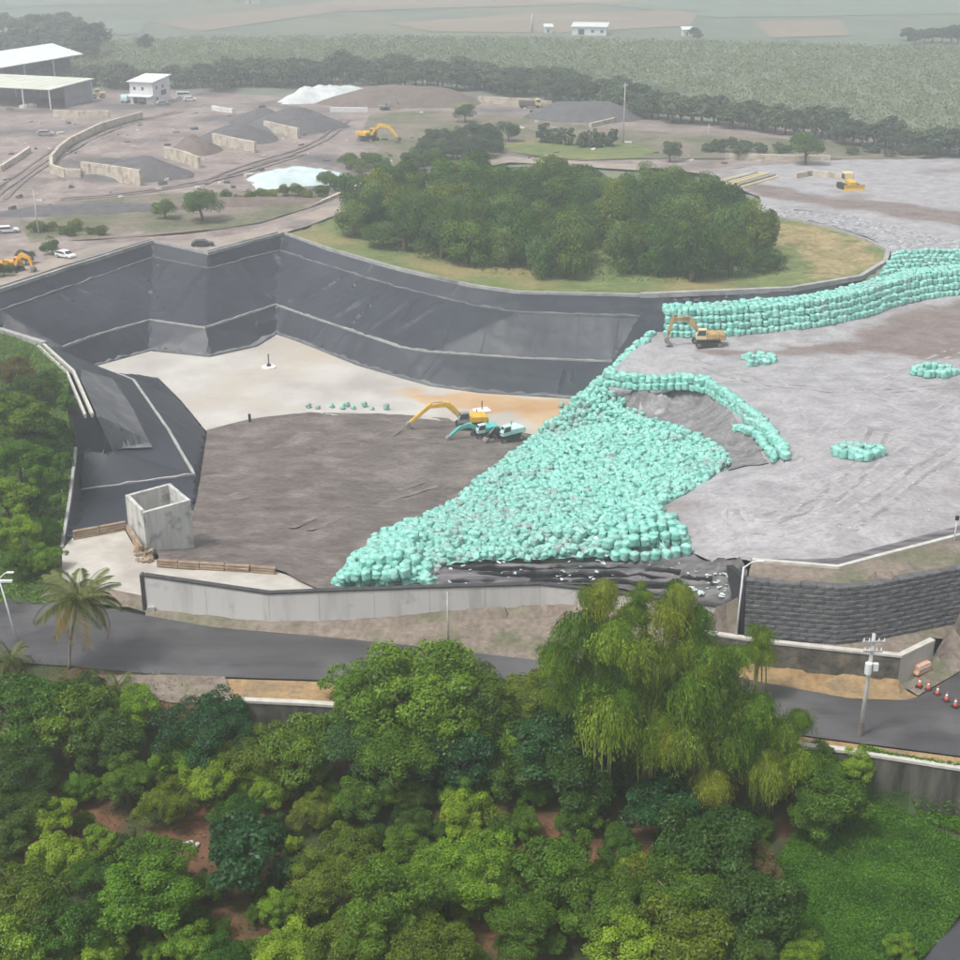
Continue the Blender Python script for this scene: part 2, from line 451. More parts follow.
mat('bark', (.11, .085, .06), (.18, .145, .11), 2, stretch=(1, 1, .3), bump=.03)
mat('palm_bark', (.2, .17, .14), (.29, .25, .21), 2, stretch=(1, 1, 4), bump=.03)
mat('culm', (.16, .2, .06), (.26, .27, .1), 1)
mat('scrap', (.3, .4, .39), (.62, .66, .65), .8)
mat('water', (.045, .045, .05), (.055, .055, .06), .1, rough=.08, spec=.6, bump=.02, bscale=1.2)
leafmat('leaf_mid', (.018, .055, .004), (.1, .21, .014))
leafmat('leaf_bright', (.04, .11, .006), (.2, .35, .02))
leafmat('leaf_dark', (.01, .036, .004), (.055, .125, .014))
leafmat('leaf_blue', (.009, .042, .01), (.048, .14, .036))
leafmat('leaf_olive', (.032, .066, .004), (.16, .23, .016))
leafmat('leaf_bamboo', (.042, .1, .004), (.2, .32, .02))
leafmat('leaf_bamboo_gold', (.09, .14, .006), (.29, .36, .035))
leafmat('leaf_brown', (.09, .065, .025), (.22, .17, .07))
leafmat('leaf_copse', (.035, .085, .012), (.125, .22, .04))
leafmat('leaf_far', (.045, .075, .038), (.1, .14, .07))  # greyed leaf colours with a little distance haze mixed in
leafmat('leaf_palm', (.05, .075, .015), (.16, .19, .05))
leafmat('leaf_palm_dry', (.16, .14, .03), (.32, .27, .08))
leafmat('leaf_vine', (.025, .085, .005), (.1, .24, .015))
leafmat('leaf_shrubfield', (.13, .17, .085), (.23, .28, .15))  # leaves lightened so the colour itself adds to the haze over the field

# ------------------------------------------------------------------ object helpers
def tag(o, label=None, cat=None, group=None, kind=None):
    if label: o['label'] = label
    if cat: o['category'] = cat
    if group: o['group'] = group
    if kind: o['kind'] = kind
    return o

def empty(name, loc, rz=0.0, label=None, cat=None, group=None):
    o = bpy.data.objects.new(name, None)
    o.empty_display_size = .5
    o.location = loc
    o.rotation_euler = (0, 0, rz)
    COL.objects.link(o)
    return tag(o, label, cat, group)

def mesh_obj(name, me, parent=None, m=None):
    o = bpy.data.objects.new(name, me)
    COL.objects.link(o)
    if parent is not None:
        o.parent = parent
    if m is not None:
        if not me.materials:
            me.materials.append(MATS[m])
        else:
            o.material_slots[0].link = 'OBJECT'
            o.material_slots[0].material = MATS[m]
    return o

def np_mesh(name, V, F, tint=None, smooth=False):
    """V (n,3), F (m,k) arrays of equal-sized faces."""
    V = np.asarray(V, dtype=np.float32)
    F = np.asarray(F, dtype=np.int32)
    me = bpy.data.meshes.new(name)
    k = F.shape[1]
    me.vertices.add(len(V))
    me.vertices.foreach_set('co', V.ravel())
    me.loops.add(F.size)
    me.loops.foreach_set('vertex_index', F.ravel())
    me.polygons.add(len(F))
    me.polygons.foreach_set('loop_start', np.arange(0, F.size, k, dtype=np.int32))
    if smooth:
        me.polygons.foreach_set('use_smooth', np.ones(len(F), dtype=bool))
    if tint is not None:
        a = me.attributes.new('tint', 'FLOAT', 'FACE')
        a.data.foreach_set('value', np.asarray(tint, dtype=np.float32))
    me.update(calc_edges=True)
    return me

class MB:
    """Collects boxes, prisms and tubes for one mesh."""
    def __init__(self):
        self.v, self.f = [], []

    def add(self, vs, fs):
        b = len(self.v)
        self.v += [tuple(v) for v in vs]
        self.f += [tuple(b + i for i in f) for f in fs]
        return self

    def box(self, x0, x1, y0, y1, z0, z1, mtx=None):
        vs = [Vector(p) for p in ((x0, y0, z0), (x1, y0, z0), (x1, y1, z0), (x0, y1, z0), (x0, y0, z1), (x1, y0, z1), (x1, y1, z1), (x0, y1, z1))]
        if mtx:
            vs = [mtx @ v for v in vs]
        return self.add(vs, [(0, 3, 2, 1), (4, 5, 6, 7), (0, 1, 5, 4), (1, 2, 6, 5), (2, 3, 7, 6), (3, 0, 4, 7)])

    def prism(self, prof, y0, y1, mtx=None):
        """prof: counter-clockwise (x, z) outline, extruded along y."""
        n = len(prof)
        vs = [Vector((x, y0, z)) for x, z in prof] + [Vector((x, y1, z)) for x, z in prof]
        if mtx:
            vs = [mtx @ v for v in vs]
        fs = [tuple(range(n)), tuple(range(2 * n - 1, n - 1, -1))]
        for i in range(n):
            j = (i + 1) % n
            fs.append((j, i, n + i, n + j))
        return self.add(vs, fs)

    def tube(self, pts, rad, seg=6, cap=True):
        pts = [Vector(p) for p in pts]
        rad = rad if isinstance(rad, (list, tuple)) else [rad] * len(pts)
        vs, fs = [], []
        for i, p in enumerate(pts):
            d = (pts[min(i + 1, len(pts) - 1)] - pts[max(i - 1, 0)]).normalized()
            a = d.orthogonal().normalized() if i == 0 else (a - d * a.dot(d)).normalized()
            b = d.cross(a)
            for k in range(seg):
                t = 2 * math.pi * k / seg
                vs.append(p + (a * math.cos(t) + b * math.sin(t)) * rad[i])
        for i in range(len(pts) - 1):
            for k in range(seg):
                j = (k + 1) % seg
                fs.append((i * seg + k, i * seg + j, (i + 1) * seg + j, (i + 1) * seg + k))
        if cap:
            fs.append(tuple(range(seg - 1, -1, -1)))
            fs.append(tuple((len(pts) - 1) * seg + k for k in range(seg)))
        return self.add(vs, fs)

    def mesh(self, name, smooth=False):
        me = bpy.data.meshes.new(name)
        me.from_pydata(self.v, [], self.f)
        if smooth:
            me.polygons.foreach_set('use_smooth', [True] * len(me.polygons))
        me.update()
        return me

    def build(self, name, m, parent=None, smooth=False, bevel=0.0):
        me = self.mesh(name, smooth)
        if bevel:
            bm = bmesh.new()
            bm.from_mesh(me)
            bmesh.ops.remove_doubles(bm, verts=bm.verts, dist=1e-5)
            bmesh.ops.bevel(bm, geom=[e for e in bm.edges if len(e.link_faces) == 2 and e.calc_face_angle(0) > .5], offset=bevel, segments=1, affect='EDGES')
            bm.to_mesh(me)
            bm.free()
        return mesh_obj(name, me, parent, m)

def dens(pts, step):
    out = []
    for a, b in zip(pts[:-1], pts[1:]):
        n = max(1, int((b - a).length / step))
        out += [a.lerp(b, i / n) for i in range(n)]
    return out + [pts[-1]]

def smooth_line(pts, it=2):
    for _ in range(it):
        q = [pts[0]]
        for a, b in zip(pts[:-1], pts[1:]):
            q += [a.lerp(b, .25), a.lerp(b, .75)]
        pts = q + [pts[-1]]
    return pts

def sweep(mb, pts, w, h, dz=0.0, up=True, side=0.0, wob=0.0):
    """A box section w wide and h high laid along a line; side shifts it to the right of the direction of travel."""
    vs, fs = [], []
    n = len(pts)
    for i, p in enumerate(pts):
        d = pts[min(i + 1, n - 1)] - pts[max(i - 1, 0)]
        d.z = 0
        d.normalize()
        r = Vector((d.y, -d.x, 0))
        j = wob * n3(p.x * .7, p.y * .7, 9) if wob else 0
        c = p + r * side + Vector((0, 0, dz + j))
        vs += [c - r * w / 2 - Vector((0, 0, .3)), c + r * w / 2 - Vector((0, 0, .3)), c + r * w / 2 + Vector((0, 0, h)), c - r * w / 2 + Vector((0, 0, h))]
    for i in range(n - 1):
        b = i * 4
        for k in range(4):
            j = (k + 1) % 4
            fs.append((b + k, b + 4 + k, b + 4 + j, b + j))
    fs += [(0, 1, 2, 3), tuple((n - 1) * 4 + k for k in (3, 2, 1, 0))]
    mb.add(vs, fs)
    return mb

def inside(P, poly):
    """Vectorised point in polygon."""
    x, y = P[:, 0], P[:, 1]
    c = np.zeros(len(P), dtype=bool)
    n = len(poly)
    for i in range(n):
        x1, y1 = poly[i][0], poly[i][1]
        x2, y2 = poly[(i + 1) % n][0], poly[(i + 1) % n][1]
        if y1 == y2:
            continue
        k = ((y1 > y) != (y2 > y)) & (x < (x2 - x1) * (y - y1) / (y2 - y1) + x1)
        c ^= k
    return c

def edge_dist(P, poly):
    d = np.full(len(P), 1e9)
    n = len(poly)
    for i in range(n):
        a = np.array([poly[i][0], poly[i][1]])
        b = np.array([poly[(i + 1) % n][0], poly[(i + 1) % n][1]])
        ab = b - a
        t = np.clip(((P - a) @ ab) / max(1e-9, ab @ ab), 0, 1)
        d = np.minimum(d, np.hypot(*(P - (a + t[:, None] * ab)).T))
    return d

REGIONS = []

def scatter(poly, step, jit=.35, seed=1):
    g = np.random.default_rng(seed)
    xs = [p[0] for p in poly]
    ys = [p[1] for p in poly]
    X, Y = np.meshgrid(np.arange(min(xs), max(xs), step), np.arange(min(ys), max(ys), step))
    P = np.stack([X.ravel(), Y.ravel()], 1)
    P += g.uniform(-jit, jit, P.shape) * step
    return P[inside(P, poly)]

def region(name, poly, step, m, dz=.03, disp=None, breaks=True, record=True, sharp=30, soils=None):
    poly = [Vector((p[0], p[1])) for p in poly]
    bd = []
    for i, a in enumerate(poly):
        b = poly[(i + 1) % len(poly)]
        n = max(1, int((b - a).length / step))
        bd += [a.lerp(b, k / n) for k in range(n)]
    P = scatter(poly, step)
    ext = []
    if breaks:
        for L in LINES:
            ext += [(p.x, p.y) for p in dens(L, step)]
        ext = np.array(ext)
        ext = ext[inside(ext, poly)]
        if len(ext):
            P = np.concatenate([P, ext])
    if len(P):
        bda = [(p.x, p.y) for p in bd]
        P = P[edge_dist(P, poly) > step * .3]
    pts = bd + [Vector((a, b)) for a, b in P]
    nb = len(bd)
    r = delaunay_2d_cdt(pts, [(i, (i + 1) % nb) for i in range(nb)], [], 0, 1e-4, False)
    tri = np.array([f for f in r[2]])
    vx = np.array([(p.x, p.y) for p in r[0]])
    tri = tri[inside(vx[tri].mean(axis=1), poly)]
    vs = []
    for p in r[0]:
        z = H(p.x, p.y) + dz
        if disp:
            z += disp(p.x, p.y)
        vs.append((p.x, p.y, z))
    me = bpy.data.meshes.new(name)
    me.from_pydata(vs, [], tri.tolist())
    me.polygons.foreach_set('use_smooth', [True] * len(me.polygons))
    me.update()
    me.set_sharp_from_angle(angle=R(sharp))
    if soils:
        P3 = np.array([(v[0], v[1]) for v in vs])
        mk = np.zeros(len(P3))
        for sp, wd in soils:
            sd = edge_dist(P3, sp) * np.where(inside(P3, sp), 1, -1)
            sd += np.array([fbm(x, y, wd * 2.5, 3) for x, y in P3]) * wd * 1.2
            mk = np.maximum(mk, np.clip(.5 + sd / (2 * wd), 0, 1))
        at = me.attributes.new('mask', 'FLOAT', 'POINT')
        at.data.foreach_set('value', mk.astype(np.float32))
    o = mesh_obj(name, me, None, m)
    o['kind'] = 'structure'
    if record:
        REGIONS.append(poly)
    return o

# ------------------------------------------------------------------ the setting: sheets of ground
def P2(l):
    return [(p.x, p.y) for p in l]

FLOOR = [(p.x, p.y) for p in TOE] + P2(WL([(592, 400, -10), (574, 407, -10), (548, 440, -10), (470, 426, -10), (400, 420, -10), (310, 418, -10),
        (250, 426, -10), (207, 434, -10)])) + P2(WTOE[::-1])
WASTE = P2(WASTE_F) + P2(WL([(549, 430, -10)])) + P2(BTOE[1:]) + P2(WL([(345, 592, 1.5), (328, 594, 1.4), (300, 583, 1.1)])) + P2(WASTE_L)
uline = smooth_line([p.copy() for p in RIM], 1)
ul_xy = np.array([(p.x, p.y) for p in uline])
ul_len = np.concatenate([[0], np.cumsum(np.hypot(*np.diff(ul_xy, axis=0).T))])

def rim_u(x, y):
    d = np.hypot(ul_xy[:, 0] - x, ul_xy[:, 1] - y)
    i = int(np.argmin(d))
    i0, i1 = max(0, i - 1), min(len(ul_xy) - 1, i + 1)
    a, b = ul_xy[i0], ul_xy[i1]
    ab = b - a
    t = max(0, min(1, float(((x - a[0]) * ab[0] + (y - a[1]) * ab[1]) / max(1e-6, ab @ ab))))
    q = a + ab * t
    return float(ul_len[i0] + (ul_len[i1] - ul_len[i0]) * t), float(math.hypot(x - q[0], y - q[1]))

_fl = np.array(FLOOR)
_ws = np.array(WASTE)

def inp(x, y, poly):
    c = False
    n = len(poly)
    for i in range(n):
        x1, y1 = poly[i]
        x2, y2 = poly[(i + 1) % n]
        if (y1 > y) != (y2 > y) and x < (x2 - x1) * (y - y1) / (y2 - y1) + x1:
            c = not c
    return c

FLOOR_IN = FLOOR

from mathutils.kdtree import KDTree
_kp = []
for L in (RIM, BAND, BENCH, TOE, RIM_W, WB, WTOE, CUT_T, CUT_S, CUT_B, LOWRIM):
    _kp += dens(L, .5)
KD = KDTree(len(_kp))
for i_, p_ in enumerate(_kp):
    KD.insert((p_.x, p_.y, 0), i_)
KD.balance()

def liner_disp(x, y):
    if inp(x, y, FLOOR) or inp(x, y, WASTE):
        return -.5
    u, v = rim_u(x, y)
    w = abs(n3(u * .16, v * .035, 1.7))                    # long folds running down the slope
    fold = max(0.0, 1 - w * 9) * .6 * max(0, .45 + n3(u * .05, v * .06, 5.0) * 1.7)
    sag = .22 * n3(u * .05, v * .09, 8.0) + .14 * n3(u * .55, v * .05, 2.0)
    cross = max(0.0, 1 - abs(n3(u * .05, v * .28, 12.0)) * 8) * .1
    k = KD.find((x, y, 0))[2]
    if y < 224 and x < -38:                                 # left arm: tighter sheet
        return .25 * fold * min(1.0, k / 2.0) + .06 * n3(x * .5, y * .5, 2)
    return (fold + sag + cross) * min(1.0, k / 2.2)

PIT = P2(RIM[:15]) + P2(WL([(800, 305, 2), (662, 331, 1.8)])) + P2(BEDGE) + P2(BTOE[1:]) + P2(PLAT_N[::-1]) + P2(LOWRIM[::-1]) + P2(CUT_T) + P2(RIM_W[::-1][1:])
region('pit_liner', PIT, .6, 'liner', .02, liner_disp, sharp=16)
RUST = P2(WL([(470, 394, -10), (540, 400, -10), (588, 402, -10), (572, 409, -10), (556, 424, -10), (520, 421, -10), (470, 410, -10), (420, 404, -10), (380, 392, -10), (425, 394, -10)]))
region('pit_floor', FLOOR, 1.2, 'floor_white', .10, lambda x, y: .04 * n3(x * .2, y * .2), soils=[(RUST, 3.0)])
def ruts(x, y):
    a = x * .5 + y * .87
    b = x * .87 - y * .5
    return .1 * fbm(x, y, 3.5, 3) + .10 * n3(a * 1.1, b * .09, 4) + .35 * n3(x * .05, y * .05, 6)
region('waste_floor', WASTE, .9, 'waste', .20, ruts)

# landfill plateau on the right
PLATEAU = P2(WL([(655, 331, 1.8), (720, 332, 2), (800, 326, 2.2), (900, 300, 2.3), (960, 295, 2.3), (1180, 290, 2.5)])) + \
    P2([BW_IN[-1]] + BW_IN[-2::-1]) + P2(WL([(735, 558, 7.4)])) + P2(APRON_T[:3]) + P2(SLOPE_U[::-1]) + \
    P2(WL([(600, 390, -1), (603, 380, 1)])) + P2(BEDGE[1:2])
def lump(x, y):
    return .16 * fbm(x, y, 2.6, 3) + .12 * n3(x * .09, y * .5, 3)
PLATEAU_L = PLATEAU
BROWN = P2(WL([(770, 352, 2.2), (860, 335, 2.2), (900, 312, 2.3), (960, 303, 2.4), (1180, 300, 2.5), (1180, 420, 5), (960, 358, 3.2),
    (930, 362, 3.3), (880, 352, 2.6), (830, 350, 2.4), (740, 358, 2.6), (700, 350, 2)]))
region('landfill_plateau', PLATEAU, 1.0, 'landfill', .08, lump, soils=[(BROWN, 3.0)])
APRON = P2(APRON_T) + P2(FWB[3:]) + P2(WL([(728, 590, 5.2), (722, 572, 6.2)]))
APRON = P2(APRON_T) + P2([FWB[2]] + FWB[3:]) + [(BW_BASE[0].x - .1, BW_BASE[0].y + 1.0)] + P2(WL([(748, 565, 8.5), (736, 556, 7.4)]))
def steps(x, y):
    z = H(x, y)
    return .22 * math.sin(z * 6.0 + 1.5 * n3(x * .1, y * .1)) + .12 * fbm(x, y, 1.5, 2)
region('liner_apron', APRON, .55, 'apron', .06, steps)
SLOPE = P2(BEDGE) + P2(BTOE[1:]) + P2([FWB[2]]) + P2(APRON_T[::-1][:4]) + P2(SLOPE_U[::-1]) + P2(POCKET[:1])
mat('pocket_soil', (.12, .115, .118), (.25, .24, .24), .5, bump=.2, bscale=1.5, detail=9, fine=.3)
PK = WL([(600, 392, -1.4), (640, 394, .3), (700, 393, 1.6), (722, 408, 2.6), (745, 440, 4), (772, 464, 5.7), (745, 470, 5), (725, 474, 4.9), (735, 462, 4.2), (700, 438, 1.2), (640, 420, -1.6), (602, 404, -2.8)])
PK = smooth_line(PK + PK[:1], 2)
region('pocket_ground', P2([p + Vector((.7 * n3(p.x * .6, p.y * .6, 1), .7 * n3(p.x * .6, p.y * .6, 5), 0)) for p in PK[:-1]]), .8, 'pocket_soil', .22, lump, record=False)
# landfill beyond the pit, right, with its rubble bank
region('far_landfill', P2(WL([(762, 212, 3), (760, 195, 2.4), (700, 172, 1), (760, 166, .8), (960, 152, .6), (1200, 140, .6), (1200, 270, 3.2), (960, 266, 3.2), (893, 268, 3.2), (890, 250, 3.1),
    (866, 237, 3.1), (800, 218, 3.1)])), 2.0, 'landfill', .12, lump, soils=[(P2(WL([(840, 200, 3), (900, 203, 3), (960, 212, 3.2), (1200, 245, 3.2),
    (1200, 262, 3.3), (960, 229, 3.4), (900, 218, 3.3), (830, 206, 3.1), (780, 197, 2.5), (700, 182, 1.2), (740, 176, 1.4)])), 3.0)])
region('rubble_bank', P2(WL([(764, 214, 3), (800, 219, 3), (866, 237, 3), (893, 252, 3.1), (892, 266, 3.1), (970, 266, 3.2), (960, 243, 3.6), (900, 228, 3.4), (840, 214, 3.2), (766, 207, 3)])),
       1.0, 'rubble', .2, lambda x, y: .45 * fbm(x, y, 1.8, 3), record=False)
# ground of the copse
region('copse_lawn', P2(RIM[5:16]) + P2(RIM_E) + P2(WL([(760, 200, 2), (650, 186, 1), (500, 182, 1), (410, 190, 1), (330, 218, 1.4), (300, 232, 1.6)])), 1.8, 'copse_grass', .04,
       lambda x, y: .1 * n3(x * .3, y * .3), soils=[(P2(WL([(766, 222, 3), (800, 226, 3), (830, 233, 3), (864, 245, 3), (880, 254, 3), (876, 263, 3), (852, 274, 3), (800, 283, 2.6), (810, 262, 2.2), (780, 240, 2.2)])), 2.5)])
# road and its verges
ROAD = P2(ROADN) + P2(WL([(1300, 640, .3)])) + P2(ROADS[::-1])
region('road', ROAD, 3.0, 'asphalt', .09, None)
region('verge', P2(ROADN[4:9]) + P2(WL([(640, 668, 0), (735, 676, 0), (735, 640, 1.5)])) + P2(off(FW[::-1], 0, .3)), 1.6, 'verge', .03, lambda x, y: .06 * n3(x * .6, y * .6))
region('verge_tan', P2(WL([(700, 672, 0), (735, 677, 0), (800, 690, 0), (850, 699, 0), (905, 701, 0), (918, 697, 0), (904, 690, 0)])) + P2(off(STONE[:4][::-1], 0, .2)), 1.2, 'verge_tan', .035, None, record=False)
region('roadside_strip', P2(WL([(165, 677, 0), (225, 679, 0), (232, 700, -.1), (170, 705, -1), (120, 695, -.8), (90, 680, -.5)])), 1.0, 'verge', .28, None, record=False)
region('roadside_strip_tan', P2(WL([(225, 679, 0), (320, 682, 0), (500, 698, 0), (700, 723, 0), (845, 743, 0), (960, 758, 0), (1200, 793, 0)])) + P2(off(SWALL[::-1], 0, .25)), 1.5, 'verge_tan', .035, None, record=False)
region('terrace', P2(STONE_T) + P2(WL([(960, 640, 1.9), (1120, 600, 2.6)])) + P2(BW_BASE[::-1]) + P2(WL([(725, 640, 2.4), (700, 640, 1.8)])), 1.5, 'verge', .03, lambda x, y: .05 * n3(x, y))
region('side_road_verge', P2(WL([(905, 688, 0), (918, 696, 0), (962, 671, 0), (1150, 570, .6), (1120, 590, 2.6), (960, 632, 1.9), (934, 660, 1.0)])), 1.5, 'verge', .025, None, record=False)
# concrete platform at the ramp
PLATFORM = P2(PLAT_N) + P2(WL([(300, 580, 1.1), (332, 590, 1.3)])) + P2([FWB[1]]) + P2(PLAT_S[::-1]) + P2(WL([(62, 550, 1.4)]))
PLATFORM = P2(PLAT_N) + P2(WL([(300, 578, 1.1), (345, 590, 1.5)])) + P2([FWB[1], FWB[0]]) + P2(PLAT_S[::-1]) + P2(WL([(62, 550, 1.4)]))
region('platform', PLATFORM, 1.2, 'concrete_light', .07, None)
region('platform_bank', P2(PLAT_S) + P2(WL([(147, 613, .05), (75, 603, 0), (40, 600, 0)])), 1.0, 'verge', .03, lambda x, y: .12 * fbm(x, y, 1, 2))
# fabric cover on the left slope
region('geotextile_cover', P2(WL([(82, 368, 3.4), (112, 374, .4), (132, 402, .2), (152, 442, -1.6), (132, 450, -1.8), (113, 450, -1), (97, 416, 3.8), (80, 378, 4)])), .6, 'fabric', .28,
       lambda x, y: .08 * fbm(x, y, 1.4, 3), record=False)
# orchard, overgrown banks
ORCH = P2(WL([(-300, 648, 0), (0, 660, 0), (70, 665, 0), (165, 674, 0), (215, 678, 0), (226, 702, -.2)])) + P2(SBASE) + P2(WL([(1200, 830, -5.5), (1050, 850, -5.3), (966, 906, -6.1), (912, 968, -6.1)])) + \
    [(28, 66), (10, 40), (-300, 40)]
region('orchard_ground', ORCH, 1.5, 'orchard_soil', .03, lambda x, y: .2 * fbm(x, y, 4, 3))
VINE = P2(WL([(792, 838, -5), (835, 812, -4.9), (866, 798, -4.8), (905, 812, -4.9), (935, 832, -5), (980, 850, -5.1), (975, 895, -5.9), (940, 935, -6), (912, 968, -6.1), (880, 1010, -6.1),
    (800, 1010, -5.8), (770, 950, -5.6), (770, 900, -5.3), (775, 865, -5.1)]))
region('vine_bank', VINE, 1.2, 'bank_green', .10, lambda x, y: .3 * fbm(x, y, 3, 3), record=False)
HILL = P2(WL([(-120, 332, 3.6), (0, 333, 3.9), (43, 348, 3.9), (70, 375, 3.8), (68, 418, 2.2), (74, 450, .3), (68, 500, .9), (60, 550, 1.3), (62, 580, 1.2), (75, 585, 1.2), (80, 606, 0), (-120, 602, 0)]))
region('overgrown_bank', HILL, 1.5, 'bank_green', .04, lambda x, y: .25 * fbm(x, y, 3, 3))
# yard behind the pit
YARD = P2(WL([(-420, 290, 1)])) + P2(RIM[:6]) + P2(WL([ (340, 208, 1), (430, 170, .8), (520, 158, .5), (640, 168, .5), (700, 174, .9),
    (762, 166, .8), (960, 152, .6), (1300, 138, .5), (1300, 112, 0), (960, 138, 0), (800, 128, 0), (620, 114, 0), (480, 94, 0), (340, 84, 0), (290, 97, 0), (190, 91, 0), (100, 90, 0), (-420, 92, 0)]))
region('yard', YARD, 5.0, 'yard_soil', .05, lambda x, y: .25 * n3(x * .06, y * .06))
region('access_road', P2(WL([(-300, 320, 1), (0, 274, 1.3), (100, 246, 1.3), (200, 240, 1.3), (270, 230, 1.3), (330, 205, 1), (420, 168, .8), (500, 156, .5), (640, 166, .5), (640, 172, .5), (510, 163, .5),
    (430, 177, .8), (345, 212, 1)])) + P2(off(RIM[5::-1], 0, 1.2)) + P2(WL([(-300, 340, 1.2)])), 3.0, 'yard_road', .12, None, record=False)
region('yard_lawn', P2(WL([(495, 150, .4), (520, 141, .3), (600, 142, .3), (660, 150, .4), (640, 160, .5), (580, 162, .5), (530, 156, .5)])), 3.0, 'copse_grass', .3, None, record=False)
region('yard_bank', P2(WL([(345, 170, .8), (380, 150, .5), (360, 135, .5), (370, 115, .2), (430, 110, .2), (520, 118, .2), (620, 130, .2), (790, 140, .3), (960, 146, .5), (960, 160, .7), (800, 160, .7), (640, 160, .5), (520, 152, .5), (430, 166, .8)])),
       4.0, 'grass_ground', .22, None, record=False)
region('left_bank', P2(WL([(20, 222, .8), (60, 205, .6), (180, 195, .6), (320, 190, .8), (325, 203, 1), (260, 224, 1.2), (180, 234, 1.3), (100, 240, 1.3), (30, 243, 1.2)])), 3.0, 'grass_ground', .25,
       lambda x, y: .5 * n3(x * .12, y * .12), record=False)

# far fields as thin sheets
for nm, poly, m in (
        ('field_tan', [(330, 12), (520, 6), (700, 0), (960, -12), (1100, -30), (600, -30), (420, -12), (330, -2)], 'field_tan'),
        ('field_tan', [(390, 24), (520, 14), (700, 10), (690, 26), (560, 33), (430, 32)], 'field_tan'),
        ('field_green', [(560, 0), (960, -2), (960, 14), (720, 18)], 'field_green'),
        ('field_tan', [(755, 22), (840, 20), (850, 36), (770, 38)], 'field_tan'),
        ('field_green', [(-100, 10), (230, 2), (330, -14), (-100, -30)], 'field_green'),
        ('field_tan', [(150, 22), (330, 2), (350, 10), (200, 32)], 'field_tan'),
        ('field_tan', [(40, 24), (150, 20), (140, 34), (60, 40)], 'field_green')):
    region(nm, P2(WL([(a, b, 0) for a, b in poly])), 40.0, m, .25, None, breaks=False, record=False)

# the one sheet below everything, out to the horizon
def ground_sheet():
    pts = [(-6000, -55), (6000, -55), (6000, 9000), (-6000, 9000)]
    near = scatter([(-150, 20), (150, 20), (150, 340), (-150, 340)], 3.0, .3, 3)
    mid = scatter([(-420, -50), (420, -50), (420, 760), (-420, 760)], 14.0, .3, 4)
    far = scatter([(-5900, -50), (5900, -50), (5900, 8900), (-5900, 8900)], 320.0, .3, 5)
    mid = mid[~((abs(mid[:, 0]) < 150) & (mid[:, 1] > 20) & (mid[:, 1] < 340))]
    far = far[~((abs(far[:, 0]) < 420) & (far[:, 1] < 760))]
    P = np.concatenate([np.array(pts), near, mid, far])
    low = np.zeros(len(P))
    for poly in REGIONS:
        k = inside(P, poly)
        low[k] = np.maximum(low[k], np.where(edge_dist(P[k], poly) > .8, 1.2, .12))
    r = delaunay_2d_cdt([Vector((a, b)) for a, b in P], [], [], 0, 1e-4, True)
    vs = []
    for p, o in zip(r[0], r[3]):
        z = H(p.x, p.y)
        if abs(p.x) < 155 and 15 < p.y < 345:       # stay below the steep faces of walls and cuts
            z = min(z, *(H(p.x + a, p.y + c) for a, c in ((4, 0), (-4, 0), (0, 4), (0, -4), (3, 3), (-3, 3), (3, -3), (-3, -3)))) if low[o[0]] > 0 else min(z, *(H(p.x + a, p.y + c) + .25 for a, c in ((3, 0), (-3, 0), (0, 3), (0, -3))))
        vs.append((p.x, p.y, z - (low[o[0]] if o else 0) - .05))
    me = bpy.data.meshes.new('ground')
    me.from_pydata(vs, [], list(r[2]))
    me.update()
    o = mesh_obj('ground', me, None, 'far_green')
    o['kind'] = 'structure'
ground_sheet()
bed = MB().add([(25, 30, -6.55), (400, 30, -6.55), (400, 130, -6.55), (25, 130, -6.55)], [(0, 1, 2, 3)]).build('river', 'water')
bed['kind'] = 'structure'

# ------------------------------------------------------------------ walls and kerbs
def wall_strip(mb, pts, tops, thick, below=.6):
    """Wall along a line: front face on the line, thick towards +y."""
    n = len(pts)
    vs, fs = [], []
    for i, (p, t) in enumerate(zip(pts, tops)):
        d = pts[min(i + 1, n - 1)] - pts[max(i - 1, 0)]
        d.z = 0
        d.normalize()
        nrm = Vector((-d.y, d.x, 0))
        if nrm.y < 0:
            nrm = -nrm
        q = p + nrm * thick
        vs += [(p.x, p.y, p.z - below), (q.x, q.y, p.z - below), (q.x, q.y, t), (p.x, p.y, t)]
    for i in range(n - 1):
        b = i * 4
        for k in range(4):
            j = (k + 1) % 4
            fs.append((b + k, b + j, b + 4 + j, b + 4 + k))
    fs += [(3, 2, 1, 0), tuple((n - 1) * 4 + k for k in (0, 1, 2, 3))]
    return mb.add(vs, fs)

def interp_line(pts, tops, step):
    P, T = [], []
    for i in range(len(pts) - 1):
        n = max(1, int((pts[i + 1] - pts[i]).length / step))
        for k in range(n):
            P.append(pts[i].lerp(pts[i + 1], k / n))
            T.append(tops[i] + (tops[i + 1] - tops[i]) * k / n)
    return P + [pts[-1]], T + [tops[-1]]

fw = empty('concrete_wall', FW[0], 0, 'long white concrete wall with dark top edge between road and landfill', 'wall')
iv = Matrix.Translation(-FW[0])
def rel(mb, root):
    o = root.location
    mb.v = [(a - o.x, b - o.y, c - o.z) for a, b, c in mb.v]
    return mb
P_, T_ = interp_line(FW, FW_TOP, 50)
